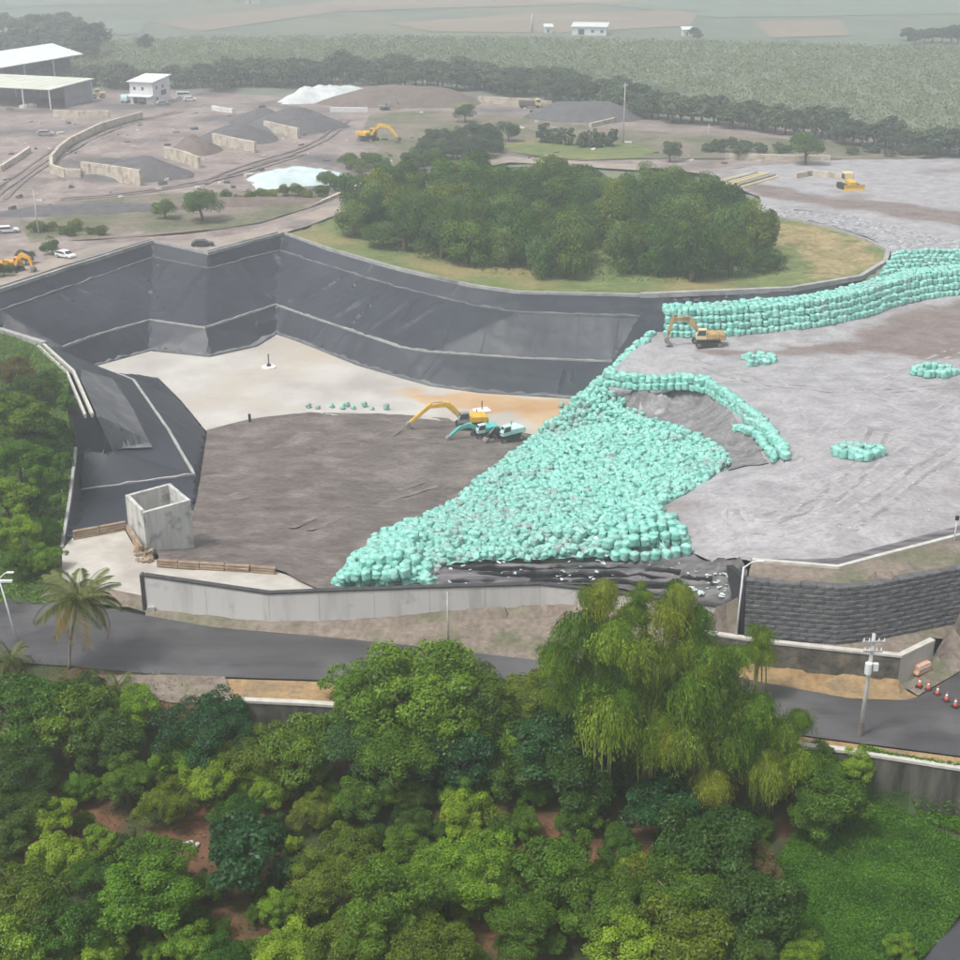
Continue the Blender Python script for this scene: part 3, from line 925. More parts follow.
# cast panels, each about eight metres, with a recessed joint between
acc = 0
for i in range(len(FW) - 1):
    a, b = FW[i], FW[i + 1]
    n = max(1, round((b - a).length / 7.0))
    for k in range(n):
        g = .012 / (b - a).length
        p0, p1 = a.lerp(b, k / n + g), a.lerp(b, (k + 1) / n - g)
        t0 = FW_TOP[i] + (FW_TOP[i + 1] - FW_TOP[i]) * (k / n + g)
        t1 = FW_TOP[i] + (FW_TOP[i + 1] - FW_TOP[i]) * ((k + 1) / n - g)
        rel(wall_strip(MB(), [p0, p1], [t0, t1], .35), fw).build('panel', 'wall_white', fw)
capmb = MB()
wall_strip(capmb, [Vector((p.x, p.y - .08, t + .03)) for p, t in zip(P_, T_)], [t + .22 for t in T_], .6, 0)
rel(capmb, fw).build('cap', 'dark_cap', fw)
rel(MB().box(FW[0].x - .35, FW[0].x - .03, FW[0].y - .15, FW[0].y + .6, -.4, FW_TOP[0] + .22), fw).build('end_post', 'dark_cap', fw)
rel(MB().box(FW[0].x + .15, FW[0].x + .95, FW[0].y - .5, FW[0].y - .06, -.2, .75), fw).build('meter_box', 'concrete', fw)

sw = empty('retaining_wall', SWALL[3], 0, 'dark stained retaining wall below the road, above the green riverbank', 'wall')
SB2 = [Vector((p.x, p.y - .35, -4.7)) for p in SWALL]
rel(wall_strip(MB(), SB2, [.05] * len(SB2), .4, .8), sw).build('wall_face', 'wall_stained', sw)
rel(wall_strip(MB(), [Vector((p.x, p.y - .45, .053)) for p in SWALL], [.3] * len(SB2), .62, 0), sw).build('coping', 'coping', sw)

st = empty('stone_wall', STONE[2], 0, 'low old stone retaining wall with pale coping beside the road bend', 'wall')
rel(wall_strip(MB(), off(STONE[:4], 0, 0), [3.1] * 4, .5), st).build('wall_face', 'stone_old', st)
rel(wall_strip(MB(), [STONE[3] + Vector((.02, .02, 0)), STONE[4]], [3.1, 3.2], .5), st).build('end_face', 'concrete_light', st)
rel(wall_strip(MB(), [Vector((p.x, p.y - .08, 3.105)) for p in STONE], [3.32, 3.32, 3.32, 3.32, 3.4], .62, 0), st).build('coping', 'coping', st)

# stepped block wall
bwall = empty('block_wall', BW_BASE[1], 0, 'tall dark wall of stepped block courses holding up the landfill on the right', 'wall')
def block_mesh(seed, L_):
    g = random.Random(seed)
    mb = MB()
    d, h = .85, .6
    prof = [(0.0, 0), (0.0, 0)]
    zs = [(-.02, .02), (-.06, .1), (-.06, .46), (-.03, .56), (.1, h)]
    xs = [.02, L_ * .25, L_ * .5, L_ * .75, L_ - .02]
    V_, F_ = [], []
    for j, (yy, zz) in enumerate(zs):
        for i, xx in enumerate(xs):
            e = .06 if i in (0, 4) else 0
            V_.append((xx, yy + e + g.uniform(-.03, .03), zz + g.uniform(-.012, .012)))
    for j in range(4):
        for i in range(4):
            a = j * 5 + i
            F_.append((a, a + 1, a + 6, a + 5))
    b = len(V_)
    V_ += [(xs[0], d, zs[0][1]), (xs[-1], d, zs[0][1]), (xs[-1], d, h), (xs[0], d, h)]
    F_ += [(20, 21, 22, 23, 24, b + 2, b + 3), (0, 5, 10, 15, 20, b + 3, b), (b + 1, b + 2, 24, 19, 14, 9, 4)]
    mb.add(V_, F_)
    return mb.mesh('block')
BLK = [block_mesh(i, 1.5) for i in range(5)]
def lay_blocks():
    for s in range(4):
        a, b = BW_BASE[s], BW_BASE[s + 1]
        ta, tb = BW_TOP[s].z, BW_TOP[s + 1].z
        d = b - a
        Ls = d.length
        if s == 3:
            Ls = min(Ls, 9.0)
        ang = math.atan2(d.y, d.x)
        dn = d.normalized()
        ncs = 12
        for c in range(ncs):
            nb = max(1, round(Ls / 1.5))
            for k in range(nb):
                x = k * Ls / nb
                o = mesh_obj('block', BLK[rng.randrange(5)], bwall, 'block_dark')
                w = Ls / nb / 1.5
                sh = (.5 if c % 2 else 0) * Ls / nb
                p = a + dn * (x + sh)
                if c % 2 and k == nb - 1:       # closing half block; the course also starts with one
                    w *= .5
                    o2 = mesh_obj('block', BLK[rng.randrange(5)], bwall, 'block_dark')
                    o2.location = (a.x - bwall.location.x, a.y + c * BATTER / 12 + .02 - bwall.location.y, 3.2 + c * .45 - bwall.location.z)
                    o2.rotation_euler = (0, 0, ang)
                    o2.scale = (w, 1, .75)
                o.location = (p.x - bwall.location.x, p.y + c * BATTER / 12 + .02 - bwall.location.y, 3.2 + c * .45 - bwall.location.z + rng.uniform(-.01, .01))
                o.rotation_euler = (0, 0, ang)
                o.scale = (w, 1, .75)
lay_blocks()
back = MB()
wall_strip(back, [Vector((p.x, p.y + BATTER + .35, 3.0)) for p in BW_BASE], [p.z - .15 for p in BW_TOP], .4, .2)
rel(back, bwall).build('backing', 'black_liner', bwall)
region('wall_walkway', P2(off(BW_TOP, 0, -.25)) + P2(BW_IN[::-1]), 1.5, 'verge', .10, None, record=False)
rg = MB()
sweep(rg, [Vector((p.x, p.y, p.z)) for p in BW_IN], .45, .35)
tag(rg.build('kerb', 'coping'), 'pale kerb along the top of the dark block wall', 'kerb')
region('liner_edge_strip', P2(off(BW_IN, 0, .4)) + P2(WL([(1120, 480, 8.7), (960, 527, 8.7), (838, 560, 8.7), (752, 553, 8.5)])), 1.5, 'apron', .2, lambda x, y: .1 * fbm(x, y, 2, 2), record=False)
e0, e1 = BW_BASE[0], BW_TOP[0]
ret = MB()
ret.add([(e0.x - .1, e0.y + .2, 1.2), (e0.x - .5, e0.y + 7.5, 4.6), (e1.x - .6, e1.y + 6.6, 6.9), (e1.x - .1, e1.y - .1, 8.5),
         (e0.x + .3, e0.y + .2, 1.2), (e0.x + .1, e0.y + 7.5, 4.6), (e1.x + .1, e1.y + 6.6, 6.9), (e1.x + .4, e1.y - .1, 8.5)],
        [(0, 3, 2, 1), (4, 5, 6, 7), (0, 4, 7, 3), (3, 7, 6, 2), (2, 6, 5, 1), (1, 5, 4, 0)])
rel(ret, bwall).build('end_liner', 'black_liner', bwall)

# kerbs round the pit
kb = MB()
sweep(kb, RIM[:11], .55, .42, wob=.1)
sweep(kb, RIM[:6], .35, .32, side=-1.9)
tag(kb.build('rim_kerb', 'kerb'), 'pale double concrete kerb along the far zigzag rim of the lined pit', 'kerb')
kb = MB()
sweep(kb, RIM[10:] , .9, .55, wob=.1)
tag(kb.build('rim_kerb', 'kerb'), 'concrete kerb between the copse lawn and the long row of bags', 'kerb')
kb = MB()
sweep(kb, RIM_E, .5, .55)
tag(kb.build('rim_kerb', 'concrete'), 'concrete kerb curving round the dry grass at the right of the copse', 'kerb')
kb = MB()
sweep(kb, RIM_W[:3], .9, .5, wob=.1)
tag(kb.build('rim_kerb', 'kerb'), 'wide concrete kerb at the left rim above the overgrown bank', 'kerb')
kb = MB()
sweep(kb, RIM_W[2:], .4, .3, side=.2)
sweep(kb, RIM_W[2:], .3, .3, side=1.1)
tag(kb.build('rim_kerb', 'coping'), 'white double kerb running down to the black cut face', 'kerb')
kb = MB()
sweep(kb, LOWRIM, .35, .3)
tag(kb.build('rim_kerb', 'kerb'), 'thin grey-green kerb line beside the bushes left of the concrete platform', 'kerb')
kb = MB()
sweep(kb, dens(BENCH[1:], 1.2), .34, .22, dz=.0, wob=.22)
tag(kb.build('bench_ballast', 'kerb'), 'thin pale ballast line zigzagging halfway down the far black liner', 'ballast line')
kb = MB()
sweep(kb, dens(WB[2:], 1.2), .42, .26, dz=.0, wob=.2)
tag(kb.build('bench_ballast', 'kerb'), 'pale ballast line bending round the left liner slope above the concrete tower', 'ballast line')
kb = MB()
sweep(kb, dens(TOE, 1), 2.0, .3, dz=.1, wob=.4, side=-.6)
tag(kb.build('toe_fold', 'fabric'), 'grey folded liner edge around the white pit floor', 'liner edge')

kb = MB()
sweep(kb, dens(BAND[1:], 1.5), .8, .1, wob=.3)
tag(kb.build('berm_strip', 'fabric'), 'dusty grey berm line just below the far rim of the black liner', 'liner berm')

# open concrete tower beside the platform
A_, B_, C_, D_ = [W(a, b, 5.6) for a, b in ((143, 513), (190.6, 500), (170, 483), (125, 495))]
tw = empty('concrete_tower', (A_.x, A_.y, .2), 0, 'open topped pale concrete tower beside the platform and the black liner', 'tower')
def inset(pts, d):
    c = sum((p for p in pts), Vector()) / 4
    return [p + (c - p).normalized() * d for p in pts]
O4 = [A_, B_, C_, D_]
I4 = inset(O4, .6)
zb = [.2, -.4, -4.5, -4.0]
for i in range(4):
    j = (i + 1) % 4
    mb = MB()
    vs = []
    for p, z in ((O4[i], zb[i]), (O4[j], zb[j]), (I4[j], zb[j]), (I4[i], zb[i])):
        vs.append((p.x, p.y, z - .4))
    for p in (O4[i], O4[j], I4[j], I4[i]):
        vs.append((p.x, p.y, 5.6 + (.01 if i % 2 else 0)))
    mb.add(vs, [(0, 3, 2, 1), (4, 5, 6, 7), (0, 1, 5, 4), (1, 2, 6, 5), (2, 3, 7, 6), (3, 0, 4, 7)])
    rel(mb, tw).build('wall', 'tower_concrete', tw)
mb = MB().add([(p.x, p.y, 3.0) for p in I4] + [(p.x, p.y, 2.7) for p in I4], [(0, 1, 2, 3), (7, 6, 5, 4), (0, 4, 5, 1), (1, 5, 6, 2), (2, 6, 7, 3), (3, 7, 4, 0)])
rel(mb, tw).build('inner_floor', 'concrete', tw)

# timber barriers at the edge of the platform
def barrier(name, pts, layers, label, h=.26, cat='barrier'):
    root = empty(name, pts[0], 0, label, cat)
    for c in range(layers):
        for a, b in zip(pts[:-1], pts[1:]):
            n = max(1, round((b - a).length / 3.0))
            for k in range(n):
                p0, p1 = a.lerp(b, k / n + .006), a.lerp(b, (k + 1) / n - .006)
                d = p1 - p0
                L_ = d.length
                mb = MB().box(0, L_, -.22, .22, 0, h - .03)
                o = mb.build('timber', 'timber', root, bevel=.04)
                q = p0 - pts[0]
                o.location = (q.x + rng.uniform(-.04, .04), q.y + rng.uniform(-.05, .05) + c * .06, q.z + c * h)
                o.rotation_euler = (0, -math.asin(max(-1, min(1, d.z / L_))), math.atan2(d.y, d.x) + rng.uniform(-.012, .012))
    return root
barrier('timber_barrier', [W(73, 540, 1.35), W(126, 530, 1.35)], 4, 'stacked brown timber barrier at the back of the concrete platform')
barrier('timber_barrier', [W(128, 531, 1.35), W(141, 553, 1.35)], 3, 'short angled timber barrier running toward the concrete tower')
barrier('timber_barrier', [W(157, 566, 1.2), W(200, 569, 1.1), W(276, 574, 1.1)], 3, 'long low timber barrier between platform and brown waste')
rb = MB()
for k in range(26):
    p = W(rng.uniform(136, 152), rng.uniform(548, 562), 1.35)
    M4 = Matrix.Translation(p) @ Matrix.Rotation(rng.uniform(0, 3), 4, 'Z') @ Matrix.Rotation(rng.uniform(-.6, .6), 4, 'X')
    s_ = rng.uniform(.15, .5)
    rb.box(-s_, s_, -s_ * .5, s_ * .5, -.1, s_ * .5, M4)
tag(rb.build('rubble', 'timber'), 'small heap of broken timber and rubble at the foot of the concrete tower', 'rubble', kind='stuff')

# ------------------------------------------------------------------ bulk bags
def bag_mesh(seed, seg=8):
    g = random.Random(seed)
    k_ = g.uniform(.0, .05)
    prof = [(.42, 0), (.5, .06), (.53, .26 + k_), (.5, .5), (.53, .72), (.51, .9 - k_), (.44, .97), (.2, .93 + k_), (.09, 1.05 + k_), (.015, 1.1)]
    V_, F_ = [], []
    ph = [g.uniform(0, 6.28) for _ in range(4)]
    for j, (r, z) in enumerate(prof):
        for k in range(seg):
            t = 2 * math.pi * k / seg
            sq = (1 / max(abs(math.cos(t)), abs(math.sin(t)))) ** .82 * .9 if z < .98 else 1.0     # squarish body
            rr = r * sq * (1 + .07 * math.sin(2 * t + ph[0]) + .07 * math.sin(3 * t + ph[1] + z * 4))
            V_.append((rr * math.cos(t) + .05 * z * math.sin(ph[2]), rr * math.sin(t) + .05 * z * math.cos(ph[3]), z + .03 * math.sin(t + ph[2]) * (z > .2)))
    V_ = [(a + g.uniform(-.05, .05), b + g.uniform(-.055, .055), c + g.uniform(-.03, .03) * (c > .1)) for a, b, c in V_]
    n = len(prof)
    for j in range(n - 1):
        for k in range(seg):
            k2 = (k + 1) % seg
            F_.append((j * seg + k, j * seg + k2, (j + 1) * seg + k2, (j + 1) * seg + k))
    return np.array(V_), np.array(F_)
BAGS = [bag_mesh(i) for i in range(6)]
placements = []   # (x, y, z, rz, tilt, tiltdir, scale, dusty)

def put(x, y, z, tilt=.1, s=1.0, dusty=False):
    placements.append((x, y, z, rng.uniform(0, 6.28), abs(rng.gauss(0, tilt)), rng.uniform(0, 6.28), s * rng.uniform(.93, 1.1), dusty))

def bag_row(pts, z_add=0.0, step=1.06, tilt=.07, skip=0.0, dusty=False, dy=0.0, jit=.1):
    L_ = dens(smooth_line(pts, 1), step * .05)
    d, last = 0.0, L_[0]
    for p in L_:
        d += (p - last).length
        last = p
        if d >= step:
            d = 0
            if rng.random() >= skip:
                x, y = p.x + rng.uniform(-jit, jit), p.y + dy + rng.uniform(-jit, jit)
                put(x, y, p.z + z_add, tilt, 1.0, dusty)

def on_ground(pts):
    return [Vector((p.x, p.y, H(p.x, p.y) + .1)) for p in pts]
# the long stepped bag wall in front of the copse
BWL = WL([(663, 337, 1.9), (720, 337, 2), (800, 331, 2.2), (865, 318, 2.3), (892, 306, 2.4), (925, 299, 2.4), (960, 297, 2.4), (1010, 293, 2.4)])
BWL = on_ground(BWL)
for tier in range(4):
    for row in range(2 if tier < 3 else 5):
        bag_row(BWL, tier * .98 + rng.uniform(-.05, .05), dy=tier * .85 + row * 1.0 + .2, tilt=.09, step=.98, jit=.14)
bag_row(on_ground(WL([(868, 300, 2.4), (892, 290, 2.5), (925, 280, 2.8), (1010, 276, 3)])), 1.6, dy=1, tilt=.1)
for yy in (286, 282, 278, 275, 272):
    bag_row(on_ground(WL([(872 + (290 - yy) * .9, yy + 4, 2.6), (905, yy, 2.8), (1010, yy, 3)])), 2.6 + (290 - yy) * .03, tilt=.12)
# the ridge of bags behind the grey pocket
RID = on_ground(PLAT_E[2:])
for tier in range(2):
    for row in range(2):
        bag_row([Vector((p.x, p.y - .9, H(p.x, p.y))) for p in RID], tier * .95 - .45, dy=tier * .6 + row * 1.0, tilt=.12)
bag_row(on_ground(WL([(730, 436, 3), (752, 440, 4), (775, 462, 6)])), .1, tilt=.2)
bag_row(on_ground(WL([(745, 430, 4), (765, 440, 5), (786, 466, 6.6)])), .3, tilt=.2)
bag_row(on_ground(WL([(655, 334, 1.6), (628, 360, 0), (603, 382, -1)])), 0, tilt=.3, skip=.3)
bag_row(on_ground(WL([(650, 340, 1.6), (618, 372, -1), (598, 392, -2)])), -.1, tilt=.3, skip=.15)
bag_row(on_ground(WL([(645, 348, 0), (612, 380, -2), (590, 398, -5)])), -.1, tilt=.3, skip=.1)
# the big slope of tipped bags
BSL = [(p.x, p.y) for p in BEDGE[1:] + BTOE[1:]] + P2(WL([(400, 589, 1.9), (436, 588, 2.7), (440, 572, 3.2), (455, 560, 3.8), (540, 558, 4.6), (620, 556, 5), (690, 549, 5.8), (668, 515, 6),
      (650, 510, 5.5), (690, 490, 5.4), (735, 462, 4.2), (700, 437, 1.2), (640, 417, -1.6), (606, 404, -2.6), (596, 395, -3)]))
region('bag_slope_ground', BSL, .8, 'bag_dusty', -.1, lambda x, y: .25 * fbm(x, y, .9, 2), record=False)
sl = scatter(BSL, .66, .4, 11)
for x, y in sl:
    z = H(x, y)
    dust = n3(x * .13, y * .13, 2.2)
    px, py = PX((x, y, z))
    if rng.random() < .03 or (py > 535 and 440 < px < 600 and rng.random() < .3):
        continue
    put(x, y, z - .15 + rng.uniform(-.3, .35), .5, rng.uniform(.6, .88) if not (px < 430 and py > 530) else .95, (dust > .25 or (430 < px < 600 and py > 495 and rng.random() < .35)) and not (px < 430 and py > 530) and not (px > 600 and py > 500))
# thicker heaps: by the white wall and at the tip of the finger
for poly, n, zz in (([(340, 590), (352, 570), (385, 548), (430, 540), (425, 565), (405, 588)], 70, .75), ([(606, 556), (612, 530), (640, 512), (660, 520), (688, 548), (655, 556)], 62, .8),
                    ([(362, 584), (380, 560), (415, 552), (415, 575)], 26, 1.5), ([(622, 550), (640, 528), (670, 545)], 18, 1.5)):
    pl = [(G(a, b).x, G(a, b).y) for a, b in poly]
    pp = scatter(pl, .98, .25, n)
    for x, y in pp:
        put(x, y, H(x, y) + zz + rng.uniform(-.1, .15), .16)
bag_row([Vector((p.x, p.y, H(p.x, p.y))) for p in [G(604, 558), G(640, 560), G(665, 560), G(692, 552)]], -.05, tilt=.1)
for cx, cy, r0, r1, n in ((755, 363, 1.2, 2.7, 17), (933, 374, 1.6, 3.0, 20), (856, 455, 0, 2.5, 27)):
    c = G(cx, cy)
    k = 0
    while k < n:
        t = rng.uniform(0, 6.28)
        r = math.sqrt(rng.uniform(r0 * r0, r1 * r1))
        if cx == 755 and 2.2 < t < 4.2:
            continue
        x, y = c.x + r * math.cos(t) * 1.1, c.y + r * math.sin(t)
        if all((x - q[0]) ** 2 + (y - q[1]) ** 2 > .62 for q in placements[-n:]):
            put(x, y, H(x, y) + .08, .16)
            k += 1
        elif rng.random() < .02:
            k += 1
for a, b in ((560, 408), (330, 409), (345, 408), (352, 410), (365, 408), (372, 411), (318, 411), (312, 410), (385, 411), (340, 411)):
    p = W(a + rng.uniform(-3, 3), b, -9.9)
    put(p.x, p.y, -9.6, .7, .8, True)

def bag_matrix(p):
    x, y, z, rz, ti, td, s, _ = p
    ax = Vector((math.cos(td), math.sin(td), 0))
    return Matrix.Translation((x, y, z)) @ Matrix.Rotation(ti, 4, ax) @ Matrix.Rotation(rz, 4, 'Z') @ Matrix.Diagonal((s * (1 + .12 * math.sin(rz * 7)), s * (1 + .12 * math.cos(rz * 11)), s * (.94 + .16 * math.sin(rz * 5)), 1))
placements.sort(key=lambda p: p[1] * CT - (p[2] - CAM_H) * ST)
bag_me = [np_mesh('bulk_bag', V_, F_, smooth=False) for V_, F_ in BAGS]
for me in bag_me:
    me.materials.append(MATS['bag'])
BAG_LABELS = [('turquoise bulk bag in the front heap against the white wall', 'bags heaped behind the white wall'),
              ('turquoise bulk bag in the clump at the tip of the grey landfill surface', 'bags at the tip of the grey surface'),
              ('turquoise bulk bag in the round cluster standing alone on the grey plateau', 'bags in the round cluster'),
              ('dusty turquoise bulk bag tipped on the lower part of the big bag slope', 'bags on the lower slope'),
              ('turquoise bulk bag in the ridge along the edge of the plateau', 'bags in the plateau ridge')]
shown = 0
rest = []
for p in placements:
    px, py = PX(p[:3])
    if shown < 298 and -20 < px < 980:
        shown += 1
        o = mesh_obj('bulk_bag', bag_me[rng.randrange(6)])
        o.matrix_world = bag_matrix(p)
        if p[7]:
            o.material_slots[0].link = 'OBJECT'
            o.material_slots[0].material = MATS['bag_dusty']
        k = 0 if px < 445 and py > 525 else 1 if px > 596 and py > 500 else 2 if px > 800 else 3 if px < 740 else 4
        tag(o, BAG_LABELS[k][0], 'bag', BAG_LABELS[k][1])
    else:
        rest.append(p)
VV, FF, MI, b = [], [], [], 0
for i, p in enumerate(rest):
    V_, F_ = BAGS[i % 6]
    m_ = np.array(bag_matrix(p))
    VV.append(V_ @ m_[:3, :3].T + m_[:3, 3])
    FF.append(F_ + b)
    MI.append(np.full(len(F_), 1 if p[7] else 0, dtype=np.int32))
    b += len(V_)
me = np_mesh('bulk_bags', np.concatenate(VV), np.concatenate(FF), smooth=False)
me.materials.append(MATS['bag'])
me.materials.append(MATS['bag_dusty'])
me.polygons.foreach_set('material_index', np.concatenate(MI))
tag(mesh_obj('bulk_bags', me), 'mass of turquoise bulk bags on the slope, the ridge and the long stepped row', 'bags', kind='stuff')
print('BAGS', len(placements))

# torn sheets and litter on the liner apron and the slope
sv, sf = [], []
def litter(px, py, s):
    p = G(px, py)
    b_ = len(sv)
    t = rng.uniform(0, 3.1)
    for i in range(3):
        for j in range(3):
            x, y = (i - 1) * s, (j - 1) * s * rng.uniform(.4, .7)
            sv.append((p.x + x * math.cos(t) - y * math.sin(t), p.y + x * math.sin(t) + y * math.cos(t), p.z + .12 + rng.uniform(0, .5) * s))
    for i in range(2):
        for j in range(2):
            a = b_ + i * 3 + j
            sf.append((a, a + 3, a + 4, a + 1))
for _ in range(70):
    litter(rng.uniform(440, 730), rng.uniform(562, 585), rng.uniform(.08, .3))
for _ in range(22):
    litter(rng.uniform(690, 730), rng.uniform(572, 600), rng.uniform(.12, .42))
for _ in range(16):
    litter(rng.uniform(585, 612), rng.uniform(535, 556), rng.uniform(.3, .7))
for _ in range(60):
    litter(rng.uniform(700, 950), rng.uniform(420, 545), rng.uniform(.06, .16))
me = bpy.data.meshes.new('litter')
me.from_pydata(sv, [], sf)
me.materials.append(MATS['scrap'])
tag(mesh_obj('litter', me), 'scraps of pale plastic sheet scattered over the landfill edge', 'litter', kind='stuff')
# folded liner edges that show as dark bands on the apron
for k, (a, b_, c) in enumerate(((568, 440, 690), (575, 436, 715), (582, 450, 720))):
    mb = MB()
    pts = [G(x, a + (3 if x > 640 else 0) + rng.uniform(-.6, .6)) for x in range(b_, c, 12)]
    sweep(mb, pts, .55, .22, wob=.3)
    o = mb.build('liner_fold', 'black_liner')
    tag(o, ('top', 'middle', 'lowest')[k] + ' dark liner fold in front of the tipped bags, above the white wall', 'liner fold', 'folds of black liner above the white wall')

# wheel tracks pressed into the landfill and the waste
def track(pts, m, w=.55, gauge=2.0, dz=.09, label=None):
    mb = MB()
    L0 = dens(smooth_line([G(*p) for p in pts], 3), 1.0)
    for sd in (-gauge / 2, gauge / 2):
        vs, fs = [], []
        for i, p in enumerate(L0):
            d = L0[min(i + 1, len(L0) - 1)] - L0[max(i - 1, 0)]
            d.z = 0
            d.normalize()
            r = Vector((d.y, -d.x, 0))
            ww = w * (1 + .5 * n3(p.x * .3, p.y * .3, sd))
            for e in (-.5, .5):
                q = p + r * (sd + e * ww)
                vs.append((q.x, q.y, H(q.x, q.y) + dz + lump(q.x, q.y) * .8 + .05 * n3(q.x * .8, q.y * .8, 4)))
        for i in range(len(L0) - 1):
            fs.append((2 * i, 2 * i + 1, 2 * i + 3, 2 * i + 2))
        mb.add(vs, fs)
    o = mb.build('wheel_track', m, None, True)
    o['kind'] = 'structure'
mat('track_pale', (.29, .28, .282), (.39, .375, .377), .5, fine=.2)
mat('track_dark', (.2, .185, .18), (.29, .275, .27), .5, fine=.25)
mat('track_yard', (.15, .125, .115), (.24, .2, .185), .3, fine=.3)
mat('track_tan', (.135, .113, .103), (.22, .19, .172), .3, fine=.25)
for pts in ([(740, 500), (730, 515), (745, 530), (790, 532), (850, 505), (900, 470)], [(790, 470), (840, 420), (880, 380), (960, 350)], [(800, 500), (850, 480), (900, 440), (960, 400)],
            [(820, 540), (880, 500), (960, 440)], [(745, 505), (738, 518), (755, 528), (800, 520), (830, 480)], [(790, 465), (800, 430), (790, 390), (740, 360)], [(720, 375), (800, 380), (880, 400), (960, 430)]):
    track(pts, 'track_pale')
for pts in ([(845, 530), (880, 505), (920, 470), (960, 452)], [(770, 520), (820, 505), (860, 475), (880, 430)], [(690, 360), (760, 385), (850, 395), (960, 385)]):
    track(pts, 'track_dark')
for pts in ([(230, 500), (300, 478), (360, 450), (395, 430)], [(225, 480), (280, 450), (330, 425)], [(300, 530), (360, 505), (430, 485)]):
    track(pts, 'track_tan', dz=.17, w=.8, gauge=2.4)
for pts in ([(0, 200), (20, 180), (60, 155), (110, 128), (180, 112)], [(0, 190), (30, 170), (70, 140), (130, 115)], [(200, 185), (250, 165), (320, 145), (345, 120)], [(60, 200), (130, 195), (220, 180), (300, 155)]):
    track(pts, 'track_yard', w=1.0, gauge=2.6, dz=.3)

# welded seams between the liner sheets, running down the slope
liner_o = bpy.data.objects['pit_liner']
def near_pt(L, p):
    return min(L, key=lambda q: (q.x - p.x) ** 2 + (q.y - p.y) ** 2)
band_d, bench_d, toe_d = dens(BAND[1:], .5), dens(BENCH[1:], .5), dens(TOE, .5)
rim_d = dens(RIM[1:11], 1.0)
last_b = None
for k in range(4, len(rim_d), 7):
    a = near_pt(band_d, rim_d[k])
    b = near_pt(bench_d, a)
    if last_b is not None and (b - last_b).length < 4.5:
        continue
    last_b = b
    c = near_pt(toe_d, b)
    for p0, p1 in ((rim_d[k], a), (a, b), (b, c)):
        if (p1 - p0).length < 1.5:
            continue
        L0 = dens([p0, p1], .6)
        d = (p1 - p0)
        r = Vector((d.y, -d.x, 0)).normalized() * rng.uniform(.06, .1)
        vs = []
        for p in L0:
            z = H(p.x, p.y) + .07 + liner_disp(p.x, p.y)
            if inp(p.x, p.y, FLOOR):
                continue
            vs += [(p.x - r.x, p.y - r.y, z), (p.x + r.x, p.y + r.y, z)]
        if len(vs) >= 6:
            MB().add(vs, [(2 * i, 2 * i + 1, 2 * i + 3, 2 * i + 2) for i in range(len(vs) // 2 - 1)]).build('seam', 'seam', liner_o)

# ------------------------------------------------------------------ vegetation
def unit(a):
    return a / np.maximum(1e-6, np.linalg.norm(a, axis=1))[:, None]

def leaves(C, Nn, ln, wd, g, droop=0.0, along=None):
    """Rhombic leaves at C with normals Nn; along overrides the leaf direction."""
    n = len(C)
    if along is None:
        t = unit(np.cross(Nn, unit(g.normal(size=(n, 3)))))
        t[:, 2] -= droop
        t = unit(t)
    else:
        t = unit(along)
    b = unit(np.cross(Nn, t))
    l = ln * g.uniform(.65, 1.25, n)[:, None]
    w = wd * g.uniform(.7, 1.2, n)[:, None]
    nn = unit(np.cross(t, b))
    V = np.stack([C - t * l * .5, C + b * w * .5 + nn * w * .12, C + t * l * .5 - np.array([0, 0, 1]) * l * droop * .4, C - b * w * .5 + nn * w * .12], 1).reshape(-1, 3)
    F = np.arange(4 * n).reshape(-1, 4)
    return V, F

def crown_mesh(name, seed, nc, nl, rc, ln, wd, zs=.82, low=-.45, gap=0.0, spread=(.5, .8)):
    g = np.random.default_rng(seed)
    cs, i = [], 0
    while len(cs) < nc:
        d = g.normal(size=3)
        d /= np.linalg.norm(d)
        if d[2] < low:
            continue
        r = g.uniform(*spread) * (1 + .18 * math.sin(3 * math.atan2(d[1], d[0]) + seed))
        c = d * r
        c[2] *= zs
        if all(np.linalg.norm(c - q) > rc * .55 for q in cs) or i > 4000:
            cs.append(c)
        i += 1
    Cl, Nl, Tl = [], [], []
    for c in cs:
        n = int(nl * g.uniform(.6, 1.3))
        r = rc * g.uniform(.7, 1.25)
        out = c / (np.linalg.norm(c) + 1e-6)
        d = unit(g.normal(size=(n, 3)) + out * .55 + np.array([0, 0, .35]))
        p = c + d * r * g.uniform(.55, 1.05, n)[:, None] * np.array([1, 1, .8])
        Cl.append(p)
        Nl.append(unit(d * .8 + np.array([0, 0, .5]) + g.normal(size=(n, 3)) * .45))
        Tl.append(np.clip(.5 * g.random() + .5 * g.random(n), 0, 1))
    C, Nn, T = np.concatenate(Cl), np.concatenate(Nl), np.concatenate(Tl)
    V, F = leaves(C, Nn, ln, wd, g, .15)
    return np_mesh(name, V, F, T)

def trunk_mesh(seed, h=1.0, r=.045):
    """Unit-height trunk with limbs; the crown's centre is at .58."""
    g = random.Random(seed)
    mb = MB()
    a, b = g.uniform(-.06, .06), g.uniform(-.06, .06)
    mb.tube([(0, 0, -.06), (a * .3, b * .3, .16), (a, b, .4), (a * 1.4, b * 1.2, .62)], [r * 1.4, r, r * .75, r * .4], 7)
    for k in range(6):
        t = k * 1.05 + g.uniform(-.3, .3)
        s = g.uniform(.22, .36)
        z0 = g.uniform(.24, .46)
        mb.tube([(a * .8, b * .8, z0), (a + math.cos(t) * s * .5, b + math.sin(t) * s * .5, z0 + .13), (a + math.cos(t) * s, b + math.sin(t) * s, z0 + .3)], [r * .5, r * .34, r * .14], 5)
    me = mb.mesh('trunk', True)
    me.materials.append(MATS['bark'])
    return me

